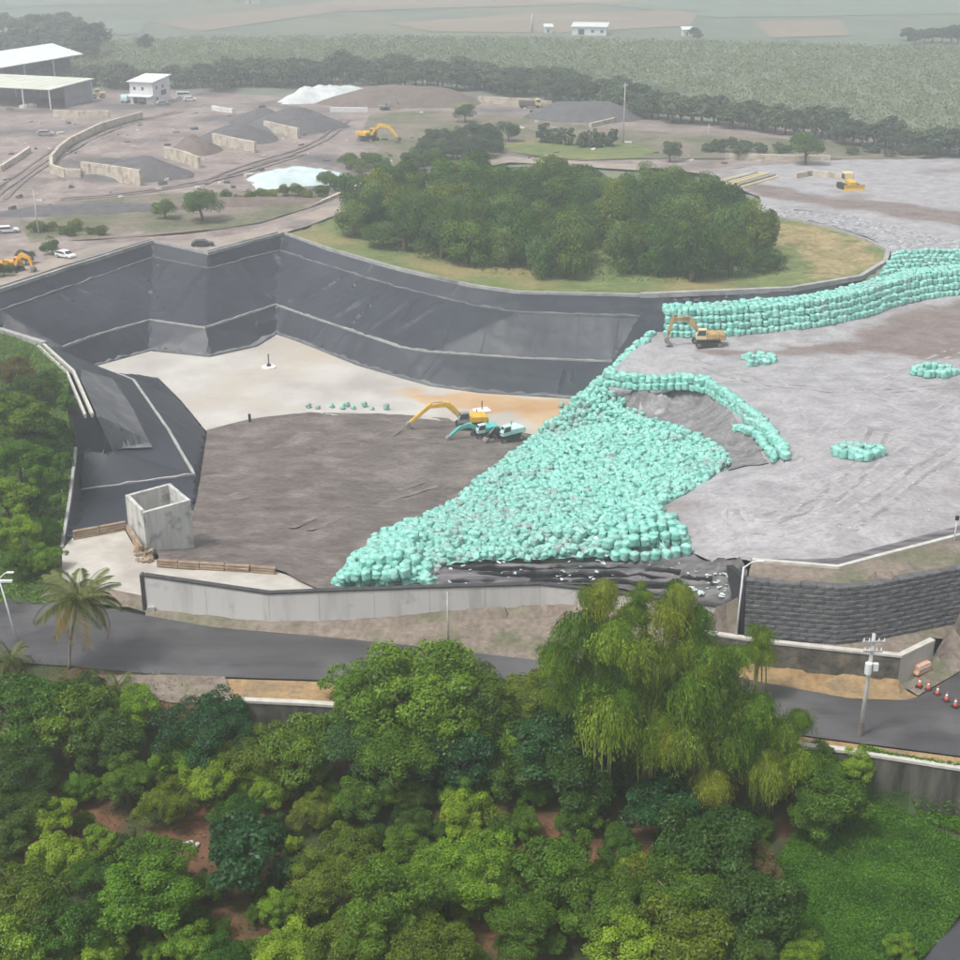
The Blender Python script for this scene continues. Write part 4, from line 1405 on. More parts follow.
def crown_set(n, *a, **k):
    L_ = []
    for i in range(n):
        me = crown_mesh('crown', 100 + i + hash(a) % 97, *a, **k)
        me.materials.append(MATS['leaf_mid'])
        L_.append(me)
    return L_
CR_NEAR = [crown_mesh('crown', 11 + i, 46, 400, .29, .078, .05, spread=(.42, .92)) for i in range(5)]
CR_FINE = [crown_mesh('crown', 31 + i, 64, 320, .24, .06, .034, zs=.75, spread=(.4, .95)) for i in range(5)]
CR_BIG = [crown_mesh('crown', 41 + i, 28, 260, .34, .15, .075, zs=.9) for i in range(3)]
CR_MID = [crown_mesh('crown', 51 + i, 13, 420, .48, .092, .065, low=-.7, spread=(.4, .72)) for i in range(6)]
CR_FAR = [crown_mesh('crown', 61 + i, 22, 60, .4, .21, .16, low=-.7) for i in range(6)]
CR_COLUMN = [crown_mesh('crown', 71 + i, 26, 40, .34, .28, .2, zs=1.6, low=-.9) for i in range(3)]
for L_ in (CR_NEAR, CR_FINE, CR_BIG, CR_MID, CR_FAR, CR_COLUMN):
    for me in L_:
        me.materials.append(MATS['leaf_mid'])
TRUNKS = [trunk_mesh(i) for i in range(5)]

def tree(name, base, h, rx, lset, m, label, cat='tree', group=None, zf=None, sink=.0):
    """h total height; rx crown radius. The crown fills the upper part down to near the ground for bushes."""
    root = empty(name, base, rng.uniform(0, 6.28), label, cat, group)
    tr = mesh_obj('trunk', TRUNKS[rng.randrange(5)], root)
    tr.scale = (h * .9, h * .9, h)
    c = mesh_obj('crown', lset[rng.randrange(len(lset))], root, m)
    zf = zf or (.5 if h < 4.5 else .44)
    c.location = (0, 0, h * (1 - zf) )
    c.scale = (rx * rng.uniform(.94, 1.06), rx * rng.uniform(.94, 1.06), h * zf / .98)
    c.rotation_euler = (0, 0, rng.uniform(0, 6.28))
    return root

def px_tree(px, py, r, lset, m, label, name='orchard_tree', cat='tree', group=None, tall=1.0, drop=1.0):
    """Tree whose crown shows centred at (px, py) with a half-width of r pixels."""
    b = G(px, py + r * drop)
    s = FPX / (b.y * CT - (b.z - CAM_H) * ST)
    rm = r / s
    top = VZ(b.y + rm * .3, py - r * .95 * tall)
    h = max(rm * 1.25, top - b.z)
    return tree(name, b - Vector((0, 0, .1)), h, rm * 1.08, lset, m, label, cat, group)

ORCHARD = [
    # px, py, r, set, material, label
    (28, 712, 50, CR_FINE, 'leaf_mid', 'tall dark leafy tree at the left edge just below the coconut palm'),
    (72, 722, 40, CR_NEAR, 'leaf_mid', 'wide green tree right below the foot of the coconut palm'),
    (12, 770, 44, CR_FINE, 'leaf_dark', 'dark tree at the left edge above the bare red soil'),
    (112, 742, 34, CR_NEAR, 'leaf_dark', 'dark green tree left of the red gap, below the small palm'),
    (136, 706, 24, CR_NEAR, 'leaf_bright', 'bright tree beside the small palm by the road'),
    (90, 688, 22, CR_FINE, 'leaf_dark', 'small dark tree between the coconut palm and the small palm'),
    (212, 728, 44, CR_FINE, 'leaf_blue', 'tall bluish dark tree left of the tan roadside strip'),
    (180, 756, 24, CR_NEAR, 'leaf_bright', 'fresh green tree at the left foot of the bluish dark tree'),
    (253, 752, 36, CR_FINE, 'leaf_olive', 'olive tree right of the bluish dark tree under the road wall'),
    (300, 752, 40, CR_NEAR, 'leaf_mid', 'green tree below the visible stretch of road wall'),
    (345, 744, 40, CR_FINE, 'leaf_blue', 'bluish green tree at the left foot of the broad olive tree'),
    (425, 692, 66, CR_FINE, 'leaf_bamboo', 'broad light olive tree with feathery top reaching over the road'),
    (372, 700, 50, CR_FINE, 'leaf_bamboo', 'feathery light tree leaning over the road left of the broad olive one'),
    (478, 700, 48, CR_FINE, 'leaf_olive', 'olive tree hiding the middle of the road'),
    (400, 752, 46, CR_FINE, 'leaf_mid', 'green tree in the middle, in front of the broad olive tree'),
    (455, 752, 42, CR_NEAR, 'leaf_blue', 'dark bluish tree in front of the olive tree in the middle'),
    (505, 735, 40, CR_FINE, 'leaf_bright', 'lighter green tree left of the bamboo'),
    (548, 742, 46, CR_NEAR, 'leaf_blue', 'dark glossy tree at the left edge of the bamboo'),
    (505, 772, 30, CR_NEAR, 'leaf_dark', 'dark tree above the reddest patch of soil'),
    (580, 775, 38, CR_NEAR, 'leaf_dark', 'dark tree at the left foot of the bamboo'),
    (532, 695, 34, CR_FINE, 'leaf_olive', 'olive tree at the right end of the visible road'),
    (80, 787, 17, CR_NEAR, 'leaf_bright', 'small bright tree standing alone in red soil at the left'),
    (130, 778, 26, CR_FINE, 'leaf_mid', 'green bush with a pale stone above it, left of the red path'),
    (168, 800, 25, CR_FINE, 'leaf_olive', 'olive bush above the bare red path'),
    (213, 778, 26, CR_NEAR, 'leaf_bright', 'bright round tree below the bluish dark tree'),
    (268, 788, 21, CR_NEAR, 'leaf_bright', 'small bright tree right of the bright round one'),
    (240, 815, 26, CR_FINE, 'leaf_mid', 'green bush behind the large blue-green tree'),
    (253, 852, 40, CR_BIG, 'leaf_blue', 'large blue-green tree with coarse leaves right of the red path'),
    (358, 797, 24, CR_NEAR, 'leaf_mid', 'round green tree near the left of the middle orchard row'),
    (315, 808, 22, CR_FINE, 'leaf_olive', 'olive bush right of the blue-green tree'),
    (412, 793, 18, CR_NEAR, 'leaf_olive', 'small olive tree left of the double bright tree'),
    (464, 785, 23, CR_NEAR, 'leaf_bright', 'bright upright tree in the middle, upper of two'),
    (466, 812, 24, CR_NEAR, 'leaf_bright', 'bright upright tree in the middle, lower of two'),
    (353, 848, 26, CR_NEAR, 'leaf_olive', 'round dark-hearted bush left of its twin in the middle orchard'),
    (406, 845, 22, CR_NEAR, 'leaf_mid', 'round dark-hearted bush right of its twin in the middle orchard'),
    (521, 822, 18, CR_NEAR, 'leaf_mid', 'small round tree beside the red soil patch in the middle'),
    (577, 812, 21, CR_NEAR, 'leaf_mid', 'small round tree between two red soil patches'),
    (620, 848, 20, CR_NEAR, 'leaf_mid', 'small green tree right of the second red patch'),
    (50, 815, 26, CR_NEAR, 'leaf_bright', 'bright tree left of the red path'),
    (15, 822, 34, CR_FINE, 'leaf_dark', 'dark tree at the left edge beside the bright tree'),
    (62, 856, 28, CR_NEAR, 'leaf_bright', 'bright tree below the red path at the left'),
    (100, 842, 18, CR_NEAR, 'leaf_bright', 'small bright tree on the near side of the red path'),
    (98, 880, 28, CR_FINE, 'leaf_mid', 'green tree left of the widest lower left tree'),
    (158, 868, 34, CR_NEAR, 'leaf_mid', 'dark topped tree at the lower end of the red path'),
    (150, 898, 42, CR_NEAR, 'leaf_bright', 'wide bright tree in the lower left orchard'),
    (22, 905, 48, CR_FINE, 'leaf_olive', 'wide olive tree at the lower left edge'),
    (70, 930, 42, CR_FINE, 'leaf_mid', 'green tree near the bottom left corner'),
    (12, 955, 40, CR_NEAR, 'leaf_bright', 'bright tree in the bottom left corner'),
    (100, 955, 26, CR_NEAR, 'leaf_bright', 'bright green tree at the bottom edge, second from the left'),
    (190, 942, 22, CR_NEAR, 'leaf_bright', 'light yellow-green tree at the bottom edge near the left'),
    (225, 958, 26, CR_FINE, 'leaf_mid', 'green tree cut off by the bottom edge, right of the light one'),
    (280, 905, 20, CR_NEAR, 'leaf_bright', 'light green slender tree below the blue-green tree'),
    (292, 950, 30, CR_NEAR, 'leaf_bright', 'bright tree at the bottom edge below the slender light one'),
    (325, 880, 34, CR_FINE, 'leaf_olive', 'olive tree under the twin round bushes'),
    (385, 905, 52, CR_FINE, 'leaf_mid', 'wide green tree at the bottom in the middle'),
    (350, 945, 34, CR_NEAR, 'leaf_olive', 'olive tree at the bottom edge, left of the middle'),
    (440, 880, 36, CR_FINE, 'leaf_bright', 'light green mound of a tree in the lower middle'),
    (480, 868, 44, CR_FINE, 'leaf_bright', 'broad light green tree in the lower middle'),
    (555, 868, 42, CR_NEAR, 'leaf_mid', 'broad tree with pale leaf tips in the lower middle'),
    (430, 948, 40, CR_FINE, 'leaf_olive', 'olive tree at the bottom edge in the middle'),
    (600, 905, 40, CR_FINE, 'leaf_mid', 'green tree right of the broad pale-tipped one'),
    (520, 915, 36, CR_FINE, 'leaf_mid', 'low green tree above the bottom grass patch'),
    (622, 945, 36, CR_NEAR, 'leaf_bright', 'bright tree at the bottom edge, right of the middle'),
    (665, 805, 38, CR_NEAR, 'leaf_blue', 'dark glossy blue-green tree under the hanging bamboo'),
    (640, 872, 26, CR_NEAR, 'leaf_olive', 'small olive tree right of the lower red patch'),
    (705, 850, 48, CR_NEAR, 'leaf_dark', 'large dark tree below the hanging bamboo plumes'),
    (680, 892, 46, CR_FINE, 'leaf_mid', 'green tree at the lower right of the orchard'),
    (748, 868, 30, CR_FINE, 'leaf_brown', 'brownish flowering tree beside the green vine bank'),
    (745, 908, 46, CR_NEAR, 'leaf_dark', 'dark tree at the edge of the vine bank'),
    (682, 942, 44, CR_NEAR, 'leaf_olive', 'pale-tipped tree at the bottom edge, right part'),
    (742, 952, 36, CR_NEAR, 'leaf_dark', 'dark tree at the bottom edge beside the vine bank'),
    (790, 948, 26, CR_FINE, 'leaf_bright', 'light green shrub at the bottom edge of the vine bank'),
    (822, 800, 34, CR_NEAR, 'leaf_mid', 'green tree at the right foot of the bamboo above the vine bank'),
    (812, 770, 34, CR_FINE, 'leaf_mid', 'upper green tree at the right end of the bamboo'),
    (855, 762, 20, CR_NEAR, 'leaf_bright', 'small green tree against the stained road wall'),
    (900, 945, 14, CR_NEAR, 'leaf_bright', 'small pale-leaved shrub at the river edge'),
]
for e in ORCHARD:
    px_tree(*e, group='trees of the orchard below the road')

HILLSIDE = [
    (14, 372, 22, CR_FINE, 'leaf_brown', 'brownish shrub at the top of the bank left of the pit'),
    (42, 385, 20, CR_FINE, 'leaf_dark', 'dark shrub just below the left kerb of the pit'),
    (18, 420, 30, CR_NEAR, 'leaf_mid', 'green tree high on the bank at the left edge'),
    (46, 432, 22, CR_NEAR, 'leaf_dark', 'dark tree in the middle of the left bank'),
    (22, 462, 26, CR_NEAR, 'leaf_bright', 'light green tree on the left bank'),
    (48, 470, 18, CR_NEAR, 'leaf_bright', 'light bushy tree near the thin kerb'),
    (8, 500, 26, CR_NEAR, 'leaf_bright', 'bright tree at the left edge of the bank'),
    (38, 500, 20, CR_FINE, 'leaf_dark', 'dark shrub low on the left bank'),
    (16, 535, 26, CR_FINE, 'leaf_bright', 'bright green shrub above the street lamp'),
    (44, 528, 18, CR_FINE, 'leaf_mid', 'green shrub beside the lower end of the thin kerb'),
    (48, 556, 16, CR_FINE, 'leaf_bright', 'low light shrub beside the concrete platform'),
    (22, 562, 18, CR_FINE, 'leaf_mid', 'low green shrub above the left end of the road'),
    (66, 400, 9, CR_FINE, 'leaf_bright', 'small light shrub under the white double kerb'),
    (66, 432, 9, CR_FINE, 'leaf_mid', 'small green shrub beside the black cut face'),
    (62, 458, 10, CR_FINE, 'leaf_bright', 'small light shrub at the top of the thin kerb'),
]
g_ = random.Random(77)
filled = [(e[0], e[1], e[2]) for e in ORCHARD]
nf = 0
while nf < 62:
    x, y = g_.uniform(0, 770), g_.uniform(768, 955)
    r = g_.uniform(10, 17)
    if any((x - a) ** 2 + ((y - b) * 1.15) ** 2 < (c * .62 + r * .6) ** 2 for a, b, c in filled) or any((x - a) ** 2 + (y - b) ** 2 < c * c for a, b, c in ((120, 812, 30), (165, 832, 28), (205, 845, 24), (500, 800, 18), (545, 815, 12), (605, 815, 14), (190, 735, 16))):
        nf += .02
        continue
    filled.append((x, y, r))
    nf += 1
    row = 'upper' if y < 830 else 'lower'
    px_tree(x, y, r, g_.choice([CR_NEAR, CR_FINE]), g_.choice(['leaf_bright', 'leaf_mid', 'leaf_mid', 'leaf_olive', 'leaf_dark']), 'low green shrub filling a gap between the trees of the %s orchard' % row,
            'orchard_shrub', 'shrub', 'filler shrubs of the %s orchard' % row)
for e in HILLSIDE:
    px_tree(*e, name='bank_shrub', group='shrubs on the left bank')

# bamboo: every plume hangs from the bent tip of its own culm
def plume_mesh(seed):
    g = np.random.default_rng(seed)
    C, A, T, Nn = [], [], [], []
    for s in range(190):
        t = g.uniform(0, 2 * math.pi)
        r = abs(g.normal(.55, .25))
        top = g.uniform(.05, .32)
        drop = g.uniform(.2, .8)
        n = 44
        u = g.random(n) ** .8
        rad = r * np.minimum(1, u * 1.7)
        z = top + .3 * np.sin(np.minimum(1, u * 1.5) * math.pi * .6) * (1 - u) - drop * u ** 1.7
        p = np.stack([rad * math.cos(t), rad * math.sin(t), z], 1) + g.normal(size=(n, 3)) * .06
        a = np.stack([np.full(n, math.cos(t)) * (1 - u) * .9, np.full(n, math.sin(t)) * (1 - u) * .9, -.25 - u * 1.1], 1) + g.normal(size=(n, 3)) * .35
        C.append(p)
        A.append(a)
        Nn.append(np.stack([np.full(n, math.cos(t)), np.full(n, math.sin(t)), np.full(n, .5)], 1) + g.normal(size=(n, 3)) * .4)
        T.append(np.clip(.55 * g.random() + .45 * g.random(n), 0, 1))
    V, F = leaves(np.concatenate(C), unit(np.concatenate(Nn)), .11, .03, g, .1, np.concatenate(A))
    me = np_mesh('plume', V, F, np.concatenate(T))
    me.materials.append(MATS['leaf_bamboo'])
    return me
PLUMES = [plume_mesh(200 + i) for i in range(5)]
def culm(root, base, tip, name='culm'):
    b, t = base - root.location, tip - root.location
    mid = b.lerp(t, .6) + Vector(((b.x - t.x) * .12, (b.y - t.y) * .12, (t.z - b.z) * .16))
    mb = MB().tube([b, b.lerp(mid, .5) + Vector((0, 0, .2)), mid, mid.lerp(t, .6) + Vector((0, 0, .25)), t], [.07, .065, .05, .03, .012], 5)
    return mb.build(name, 'culm', root, True)
CLUMPS = [
    ((598, 812), 'left bamboo clump with tall gold-tipped plume in front of the white wall',
     [(602, 606, 22, 1, 0), (578, 640, 30, 0, 0), (610, 648, 30, 0, -1), (560, 668, 24, 0, 0), (600, 690, 34, 0, 1), (572, 700, 28, 0, 2), (632, 620, 20, 0, 2), (622, 676, 26, 0, 0)]),
    ((650, 815), 'middle bamboo clump with golden drooping plumes',
     [(645, 662, 28, 1, -2), (668, 622, 24, 1, 1), (690, 640, 26, 0, 2), (612, 728, 36, 0, -3), (650, 700, 30, 0, 0), (655, 742, 30, 0, -2), (640, 600, 14, 0, 3), (680, 600, 16, 0, 3)]),
    ((705, 820), 'bamboo clump with a long light plume hanging low in the middle',
     [(706, 668, 30, 0, 1), (690, 700, 34, 0, -1), (722, 690, 28, 0, 1), (685, 750, 30, 1, -3), (712, 792, 20, 1, -4), (712, 722, 34, 0, 0), (738, 660, 18, 0, 3)]),
    ((762, 815), 'right bamboo clump beside the stained road wall',
     [(752, 722, 32, 0, 0), (728, 752, 28, 0, -2), (768, 782, 24, 1, -3), (780, 742, 28, 0, 1), (795, 768, 26, 0, 0), (800, 725, 15, 0, 2), (750, 760, 26, 0, -1)]),
    ((762, 700), 'small pale bamboo clump in front of the low stone wall',
     [(762, 640, 15, 0, 0), (764, 660, 15, 0, -.4), (757, 652, 11, 0, .4)]),
]
for (bx, by), lab, pls in CLUMPS:
    b0 = G(bx, by)
    root = empty('bamboo_clump', b0, 0, lab, 'bamboo', 'bamboo along the road')
    for (x, y, r, gold, dy) in pls:
        Y = b0.y + dy
        z = VZ(Y, y - r * .25)
        s = FPX / (Y * CT - (z - CAM_H) * ST)
        tip = Vector(((x - 480) / s, Y, z))
        culm(root, b0 + Vector((rng.uniform(-1, 1), rng.uniform(-.8, .8), -.1)), tip)
        m_ = 'leaf_bamboo_gold' if gold else rng.choice(['leaf_bamboo', 'leaf_bamboo', 'leaf_bright', 'leaf_mid'])
        for q in range(3):
            o = mesh_obj('plume', PLUMES[rng.randrange(5)], root, m_)
            k = r / s * (1.1 if q == 0 else rng.uniform(.5, .75))
            o.location = tip - b0 + (Vector((0, 0, 0)) if q == 0 else Vector((rng.uniform(-.75, .75) * r / s, rng.uniform(-.5, .5), rng.uniform(-.3, .75) * r / s)))
            if q:
                culm(root, b0 + Vector((rng.uniform(-1, 1), rng.uniform(-.8, .8), -.1)), b0 + o.location)
            o.scale = (k, k, k * rng.uniform(.95, 1.35) * (1.35 if gold else 1))
            o.rotation_euler = (rng.uniform(-.2, .2), rng.uniform(-.2, .2), rng.uniform(0, 6.28))

# palms
def frond_mesh(seed, n=30, L_=1.0, droop=1.0):
    g = np.random.default_rng(seed)
    u = np.linspace(0.04, 1, n)
    x = L_ * (u - .22 * u ** 2 * droop)
    z = L_ * (.42 * u - .78 * droop * u ** 2)
    P = np.stack([x, np.zeros(n), z], 1)
    mb_v, mb_f, T = [], [], []
    for i in range(n):
        for sd in (-1, 1):
            ll = L_ * .3 * math.sin(math.pi * (.12 + .83 * u[i])) ** .7 * g.uniform(.85, 1.1)
            w = L_ * .012
            a = P[i]
            e = a + np.array([ll * .45, sd * ll * .8, -ll * (.35 + .35 * droop * u[i])])
            m_ = (a + e) / 2 + np.array([0, 0, ll * .1])
            b = len(mb_v)
            mb_v += [a, m_ + np.array([w, 0, 0]), e, m_ - np.array([w, 0, 0])]
            mb_f.append((b, b + 1, b + 2, b + 3))
            T.append(g.random())
    for i in range(n - 1):
        b = len(mb_v)
        r = L_ * .012 * (1 - .7 * u[i])
        mb_v += [P[i] + np.array([0, -r, 0]), P[i] + np.array([0, r, 0]), P[i + 1] + np.array([0, r, 0]), P[i + 1] + np.array([0, -r, 0])]
        mb_f.append((b, b + 1, b + 2, b + 3))
        T.append(.9)
    me = np_mesh('frond', np.array(mb_v), np.array(mb_f), T)
    me.materials.append(MATS['leaf_palm'])
    return me
FRONDS = [frond_mesh(300 + i, 38, 1.0, d) for i, d in enumerate((.6, .95, 1.3))]
def palm(name, base, top, L_, n, label, dry=.25, trunk=True, r=.11):
    root = empty(name, base, 0, label, 'palm')
    t = top - base
    if trunk:
        pts = [Vector((0, 0, -.2)), Vector((t.x * .15 + .1, t.y * .2, t.z * .35)), Vector((t.x * .5 + .08, t.y * .6, t.z * .7)), t]
        MB().tube(smooth_line(pts, 1), [r * 1.5, r * 1.25, r * 1.1, r, r, r * .95, r * .9, r * .85][:len(smooth_line(pts, 1))], 8).build('trunk', 'palm_bark', root, True)
    for k in range(n):
        ring = k / n
        o = mesh_obj('frond', FRONDS[0 if ring < .35 else 1 if ring < .7 else 2], root, 'leaf_palm_dry' if ring > 1 - dry else 'leaf_palm')
        o.location = t
        s = L_ * rng.uniform(.85, 1.1)
        o.scale = (s, s, s)
        o.rotation_euler = (rng.uniform(-.25, .25), R(-48 + 78 * ring) + rng.uniform(-.12, .12), k * 2.4 + rng.uniform(-.2, .2))
    if trunk and L_ > 3:
        for k in range(7):
            a = k * .9
            mb = MB()
            bm = bmesh.new()
            bmesh.ops.create_icosphere(bm, subdivisions=1, radius=.16)
            me = bpy.data.meshes.new('coconut')
            bm.to_mesh(me)
            bm.free()
            o = mesh_obj('coconut', me, root, 'culm')
            o.location = t + Vector((math.cos(a) * .3, math.sin(a) * .3, -.3 - .1 * (k % 2)))
    return root
pb = G(69, 668)
palm('coconut_palm', pb, Vector((W(62, 612, 0).x * .87 , pb.y, VZ(pb.y, 601))), 4.7, 26, 'tall coconut palm standing beside the road at the left')
tb = palm
b_ = G(118, 694)
palm('young_palm', b_, b_ + Vector((0, 0, .5)), 2.1, 14, 'young stemless palm at the road edge right of the coconut palm', .1, False)
b_ = G(12, 668)
palm('young_palm', b_, b_ + Vector((0, 0, .9)), 2.6, 14, 'young palm at the left edge beside the road', .1, False)

# copse in the loop of the pit
COPSE = P2(WL([(345, 236, 1.8), (385, 250, 1.8), (440, 264, 1.9), (500, 275, 2), (560, 281, 2), (640, 285, 2), (720, 284, 2), (772, 281, 2), (790, 276, 2), (778, 256, 2), (752, 228, 2), (700, 212, 1.6),
               (620, 202, 1.4), (540, 194, 1.2), (480, 194, 1.2), (420, 202, 1.2), (352, 214, 1.5)]))
cp = scatter(COPSE, 6.8, .38, 21)
for x, y in cp:
    h = rng.uniform(5.5, 12.5)
    px, py = PX((x, y, 2))
    if px > 740 and py > 262:
        h *= .5
    lab = 'broad-leaved tree at the near edge of the round copse above the pit' if py > 262 else 'broad-leaved tree inside the round copse beyond the pit'
    tree('copse_tree', (x, y, H(x, y)), h, rng.uniform(3.6, 5.0), CR_MID, rng.choice(['leaf_copse', 'leaf_copse', 'leaf_mid', 'leaf_dark', 'leaf_olive']), lab, 'tree',
         'trees at the near edge of the copse' if py > 262 else 'trees inside the copse', zf=.56 if py > 262 else .5)

# single trees of the yard
SINGLE = [
    (203, 203, 19, CR_MID, 'leaf_copse', 'larger of two round trees on the bank behind the zigzag rim'),
    (165, 208, 12, CR_MID, 'leaf_copse', 'smaller of two round trees on the bank behind the zigzag rim'),
    (26, 256, 9, CR_MID, 'leaf_dark', 'dark egg-shaped tree beside the orange machine at the left'),
    (52, 245, 10, CR_MID, 'leaf_copse', 'small tree behind the white car at the left'),
    (4, 268, 9, CR_MID, 'leaf_dark', 'dark tree at the left edge beside the orange machine'),
    (805, 147, 18, CR_MID, 'leaf_copse', 'dense round tree standing alone behind the low wall on the right'),
    (465, 112, 11, CR_MID, 'leaf_far', 'small tree on the yard bank behind the copse, beside the pale green tarp'),
    (508, 130, 12, CR_MID, 'leaf_far', 'round tree at the right end of the bank thicket'),
    (670, 150, 12, CR_MID, 'leaf_far', 'bushy tree right of the green lawn'),
    (740, 150, 9, CR_FAR, 'leaf_far', 'thin pale tree beyond the pipes on the right'),
    (925, 150, 9, CR_FAR, 'leaf_far', 'thin pale tree near the right edge behind the far landfill'),
    (940, 138, 14, CR_FAR, 'leaf_far', 'dark tree at the right end of the tree line'),
    (146, 42, 9, CR_FAR, 'leaf_far', 'lone hazy tree standing in the green field behind the white house'),
]
for e in SINGLE:
    px_tree(*e, name='lone_tree')
def tree_row(line, n, r0, r1, lset, m, label, group, jit=3, tall=1.0):
    for i in range(n):
        t = (i + rng.uniform(.1, .9)) / n * (len(line) - 1)
        k = min(len(line) - 2, int(t))
        x = line[k][0] + (line[k + 1][0] - line[k][0]) * (t - k)
        y = line[k][1] + (line[k + 1][1] - line[k][1]) * (t - k)
        r = rng.uniform(r0, r1)
        px_tree(x, y - r + rng.uniform(-jit, jit), r, lset, m, label, 'field_tree', 'tree', group, tall)
tree_row([(345, 170), (400, 172), (440, 160)], 14, 6, 10, CR_MID, 'leaf_copse', 'small tree in the thicket left of the sandy track behind the copse', 'thicket beside the sandy track')
tree_row([(415, 158), (460, 160), (500, 152)], 14, 8, 14, CR_MID, 'leaf_far', 'tree in the bank thicket behind the copse', 'thicket on the yard bank')
tree_row([(420, 150), (460, 140), (490, 140)], 9, 7, 11, CR_MID, 'leaf_far', 'tree in the bank thicket behind the copse', 'thicket on the yard bank')
tree_row([(536, 143), (580, 148), (618, 148)], 9, 5, 8, CR_COLUMN, 'leaf_far', 'small slender tree in the row behind the green lawn', 'slender trees behind the lawn', 1, 1.5)
tree_row([(610, 112), (700, 124), (795, 134)], 24, 11, 17, CR_FAR, 'leaf_far', 'hazy tree in the line beyond the grey road', 'tree line beyond the grey road')
tree_row([(800, 134), (870, 146), (965, 158)], 17, 12, 18, CR_FAR, 'leaf_far', 'hazy tree in the right part of the tree line', 'right part of the tree line')
tree_row([(700, 150), (790, 152)], 9, 5, 8, CR_FAR, 'leaf_far', 'low shrub behind the low wall on the right', 'shrubs behind the low wall')
tree_row([(850, 155), (915, 156)], 6, 5, 8, CR_FAR, 'leaf_far', 'low shrub behind the low wall on the right', 'shrubs behind the low wall')
tree_row([(225, 88), (340, 82), (480, 90), (625, 110)], 52, 9, 16, CR_FAR, 'leaf_far', 'hazy tree in the long belt behind the yard', 'tree belt behind the yard')
tree_row([(80, 88), (130, 86), (235, 90)], 16, 8, 14, CR_FAR, 'leaf_far', 'hazy tree in the belt behind the white house', 'trees behind the white house')
tree_row([(230, 78), (420, 74), (640, 96)], 34, 7, 12, CR_FAR, 'leaf_far', 'hazy tree in the long belt behind the yard', 'tree belt behind the yard')
tree_row([(-10, 62), (40, 56), (100, 60)], 14, 12, 20, CR_FAR, 'leaf_far', 'tall hazy tree behind the two sheds', 'trees behind the sheds')
tree_row([(-10, 40), (60, 36), (95, 46)], 8, 10, 15, CR_FAR, 'leaf_far', 'tall hazy tree behind the two sheds', 'trees behind the sheds')
tree_row([(905, 42), (962, 44)], 7, 7, 12, CR_FAR, 'leaf_far', 'tree in the misty clump at the top right', 'misty clump at the top right')
tree_row([(690, 40), (700, 38)], 2, 4, 6, CR_FAR, 'leaf_far', 'small misty tree standing in the far green field', 'small misty field trees')
tree_row([(30, 232), (110, 236)], 9, 5, 8, CR_MID, 'leaf_olive', 'low shrub on the bank behind the left kerb', 'low shrubs on the near yard bank')
tree_row([(215, 205), (330, 196)], 9, 5, 9, CR_MID, 'leaf_olive', 'low shrub on the bank below the pale blue tarp', 'low shrubs below the tarp')
tree_row([(320, 185), (345, 190)], 4, 7, 10, CR_MID, 'leaf_copse', 'tree beside the track at the left of the copse', 'trees beside the track')

# uncountable growth: field shrubs, undergrowth, vines, grass
def cover(name, poly, n, ln, wd, m, label, mask=None, hmax=.5, seed=5, lift=0.0, nb=1, br=.3):
    g = np.random.default_rng(seed)
    xs = [p[0] for p in poly]
    ys = [p[1] for p in poly]
    P = np.stack([g.uniform(min(xs), max(xs), n * 2), g.uniform(min(ys), max(ys), n * 2)], 1)
    P = P[inside(P, poly)][:n]
    if mask:
        P = P[[mask(x, y) for x, y in P]]
    Z = np.array([H(x, y) for x, y in P])
    C = np.concatenate([P, Z[:, None]], 1)
    if nb > 1:
        C = np.repeat(C, nb, 0)
        d = unit(g.normal(size=C.shape) + np.array([0, 0, .5]))
        sc = np.repeat(g.uniform(.6, 1.3, len(P)), nb)[:, None]
        T = np.clip(.5 * np.repeat(g.random(len(P)), nb) + .5 * g.random(len(C)), 0, 1)
        C = C + d * br * sc * np.array([1, 1, .7]) + np.array([0, 0, br * .4])
        Nn = unit(d + g.normal(size=C.shape) * .4)
    else:
        C[:, 2] += g.random(len(C)) * hmax
        Nn = unit(g.normal(size=C.shape) * .6 + np.array([0, 0, 1]))
        T = np.clip(.5 + .5 * np.array([n3(x * .4, y * .4, 7) for x, y in P]) + g.normal(size=len(C)) * .25, 0, 1)
    C[:, 2] += lift
    V, F = leaves(C, Nn, ln, wd, g, .1)
    me = np_mesh(name, V, F, T)
    me.materials.append(MATS[m])
    return tag(mesh_obj(name, me), label, kind='stuff')
cover('vines', VINE, 120000, .2, .12, 'leaf_vine', 'dense green vines covering the riverbank at the lower right', hmax=.4, lift=.1)
cover('vines', P2(WL([(870, 800, -4.7), (905, 806, -4.7), (975, 818, -4.8), (975, 838, -5), (930, 826, -5)])), 5000, .28, .2, 'leaf_vine', 'strip of green weeds at the foot of the stained road wall', hmax=.4, seed=8)
cover('undergrowth', ORCH, 130000, .24, .11, 'leaf_mid', 'weeds and grass growing between the orchard trees', lambda x, y: y > 70 and abs(x) < 60 and n3(x * .11, y * .11, 4.4) + .4 * n3(x * .4, y * .4) > -.06, .4, 6)
cover('undergrowth', HILL, 30000, .35, .2, 'leaf_bright', 'low green growth covering the bank left of the pit', None, .6, 9)
SHRUBF = P2(WL([(-250, 92, 0), (230, 88, 0), (420, 84, 0), (640, 104, 0), (800, 128, 0), (960, 142, 0), (1200, 150, 0), (1200, 44, 0), (900, 48, 0), (640, 42, 0), (400, 38, 0), (200, 40, 0), (-250, 50, 0)]))
cover('field_shrubs', SHRUBF, 9500, 1.0, .8, 'leaf_shrubfield', 'hazy field of low green fruit shrubs stretching behind the yard', nb=18, br=2.1, seed=12)
cover('shore_grass', COPSE, 6000, .8, .3, 'leaf_copse', 'undergrowth between the trunks of the copse', None, 1.2, 14)

